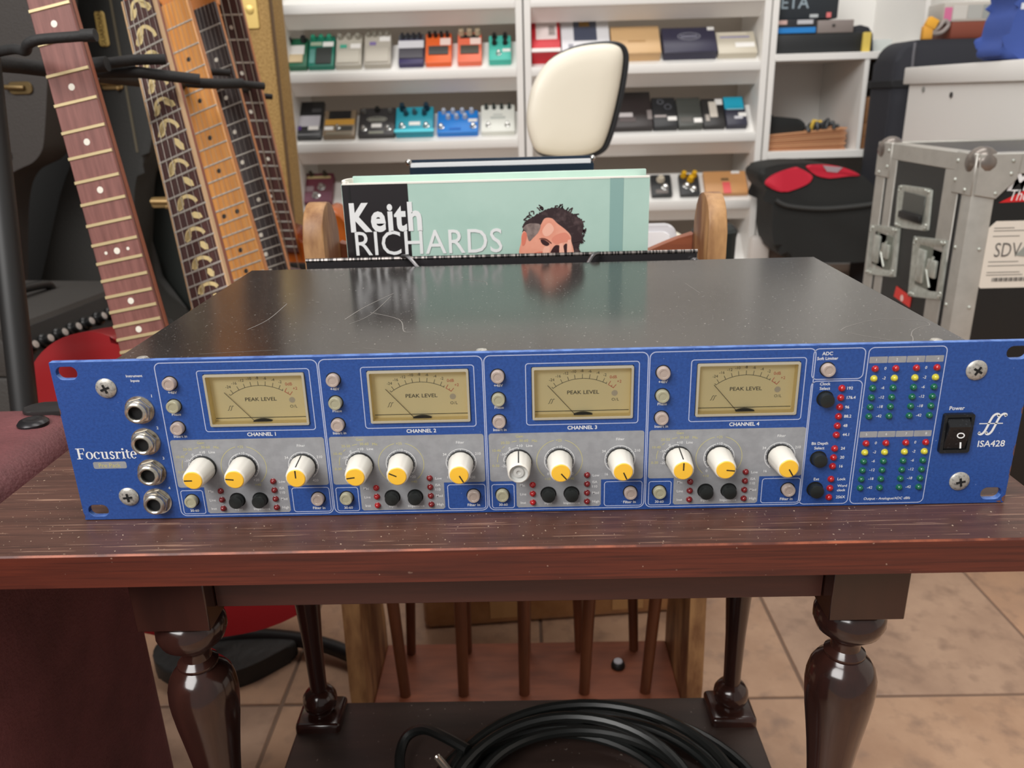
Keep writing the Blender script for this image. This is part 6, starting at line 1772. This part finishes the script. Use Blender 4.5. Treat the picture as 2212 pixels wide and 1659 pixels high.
fplate('red_sticker', [(2158, 438), (2212, 412), (2290, 405), (2290, 432)], mat('sticker_red', (206, 30, 34), 0.4), -0.0003)
# small red sticker on the left face
b = MB().frame((XF - 0.0006, 0, 0), (0, 1, 0), (0, 0, 1), (-1, 0, 0)).prism([lx(*p) for p in ((1938, 618), (1970, 642), (1966, 664), (1932, 640))], 0, 0.0008)
st_ = FP(b, 'red_tag', mat('tag_red', (222, 62, 56), 0.5))
b = MB().frame((XF - 0.0016, 0, 0), (0, 1, 0), (0, 0, 1), (-1, 0, 0)).disc(*lx(1950, 644), 0.006, 0, 12)
FP(b, 'tag_mark', pm((244, 206, 200)))

# ================================================================== under the table: cable coil, wrapped carton
M_cab = mat('cable_rubber', (22, 24, 23), 0.36)
coil = thing('cable_coil', 'thick coiled black audio cable lying on the lower shelf of the table', 'cable', (0.03, 0.09, -0.319))
random.seed(11)
ccx, ccy = 0.035, 0.085
turns = []
for k in range(9):
    rx = 0.128 - 0.010 * (k % 4) - 0.002 * k
    ry = 0.112 - 0.009 * (k % 4) - 0.001 * k
    ox, oy = random.uniform(-0.022, 0.022), random.uniform(-0.016, 0.004)
    ph = random.uniform(0, 6.28)
    tilt = random.uniform(0.004, 0.016)
    for j in range(28):
        a = 2 * math.pi * j / 28
        turns.append(Vector((ccx + ox + rx * math.cos(a), ccy + oy + ry * math.sin(a), -0.3145 + 0.0037 * k + tilt * math.sin(a + ph))))
for tn in turns:
    tn.z = max(tn.z, -0.3143)
end = [Vector((ccx - 0.14, 0.16, -0.300)), Vector((ccx - 0.150, 0.13, -0.300)), Vector((ccx - 0.140, 0.09, -0.306)), Vector((ccx - 0.120, 0.06, -0.310))]
q0 = turns[0]
keep(MB().tube(crom([Vector((p.x, p.y, p.z)) for p in turns], 2, False), 0.0044, 9).build('cable_loops', M_cab), coil)
lp = [atz(1010, 1620, -0.285), atz(960, 1592, -0.285), atz(915, 1575, -0.288), atz(880, 1590, -0.295), atz(864, 1630, -0.302), atz(866, 1680, -0.306), atz(880, 1740, -0.310)]
keep(MB().tube(crom(lp, 6, False), 0.0044, 9).build('loose_end', M_cab), coil)
pj0, pj1 = atz(942, 1632, -0.280), atz(975, 1672, -0.283)
dj = (pj1 - pj0).normalized()
keep(MB().tube([pj0, pj0 + dj * 0.0018, pj0 + dj * 0.0032, pj0 + dj * 0.0042, pj0 + dj * 0.03], [0.0012, 0.0030, 0.0024, 0.0031, 0.0031], 12).build('jack_plug', mat('plug_nickel', (226, 218, 204), 0.25, 0.9)), coil)
keep(MB().tube([pj0 + dj * 0.03, pj0 + dj * 0.075], 0.0065, 14).build('plug_sleeve', M_cab), coil)
M_tape = mat('wrapped_cardboard', (176, 128, 82), 0.25, noise=(26, (150, 104, 62), 6, 0.4, 0.7, (1, 1, 1)), bump=(30, 0.9), coat=0.4)
t = thing('wrapped_carton', 'cardboard carton wrapped in shiny clear tape on the floor behind the rack', 'box', (0.03, 0.72, ZF))
b = MB().frame((0.03, 0.705, ZF + 0.0005), (0.995, 0.09, 0), (-0.09, 0.995, 0), (0, 0, 1)).box(-0.20, 0.20, -0.085, 0.085, 0, 0.17, 0.01, 3)
keep(b.build('carton_body', M_tape), t)
for xx in (-0.08, 0.1):
    b = MB().frame((0.03, 0.705, ZF + 0.0005), (0.995, 0.09, 0), (-0.09, 0.995, 0), (0, 0, 1)).box(xx - 0.024, xx + 0.024, -0.0862, 0.0862, 0.012, 0.1705, 0.001, 1)
    keep(b.build('tape_strip', mat('packing_tape', (190, 146, 96), 0.15, coat=0.6)), t)
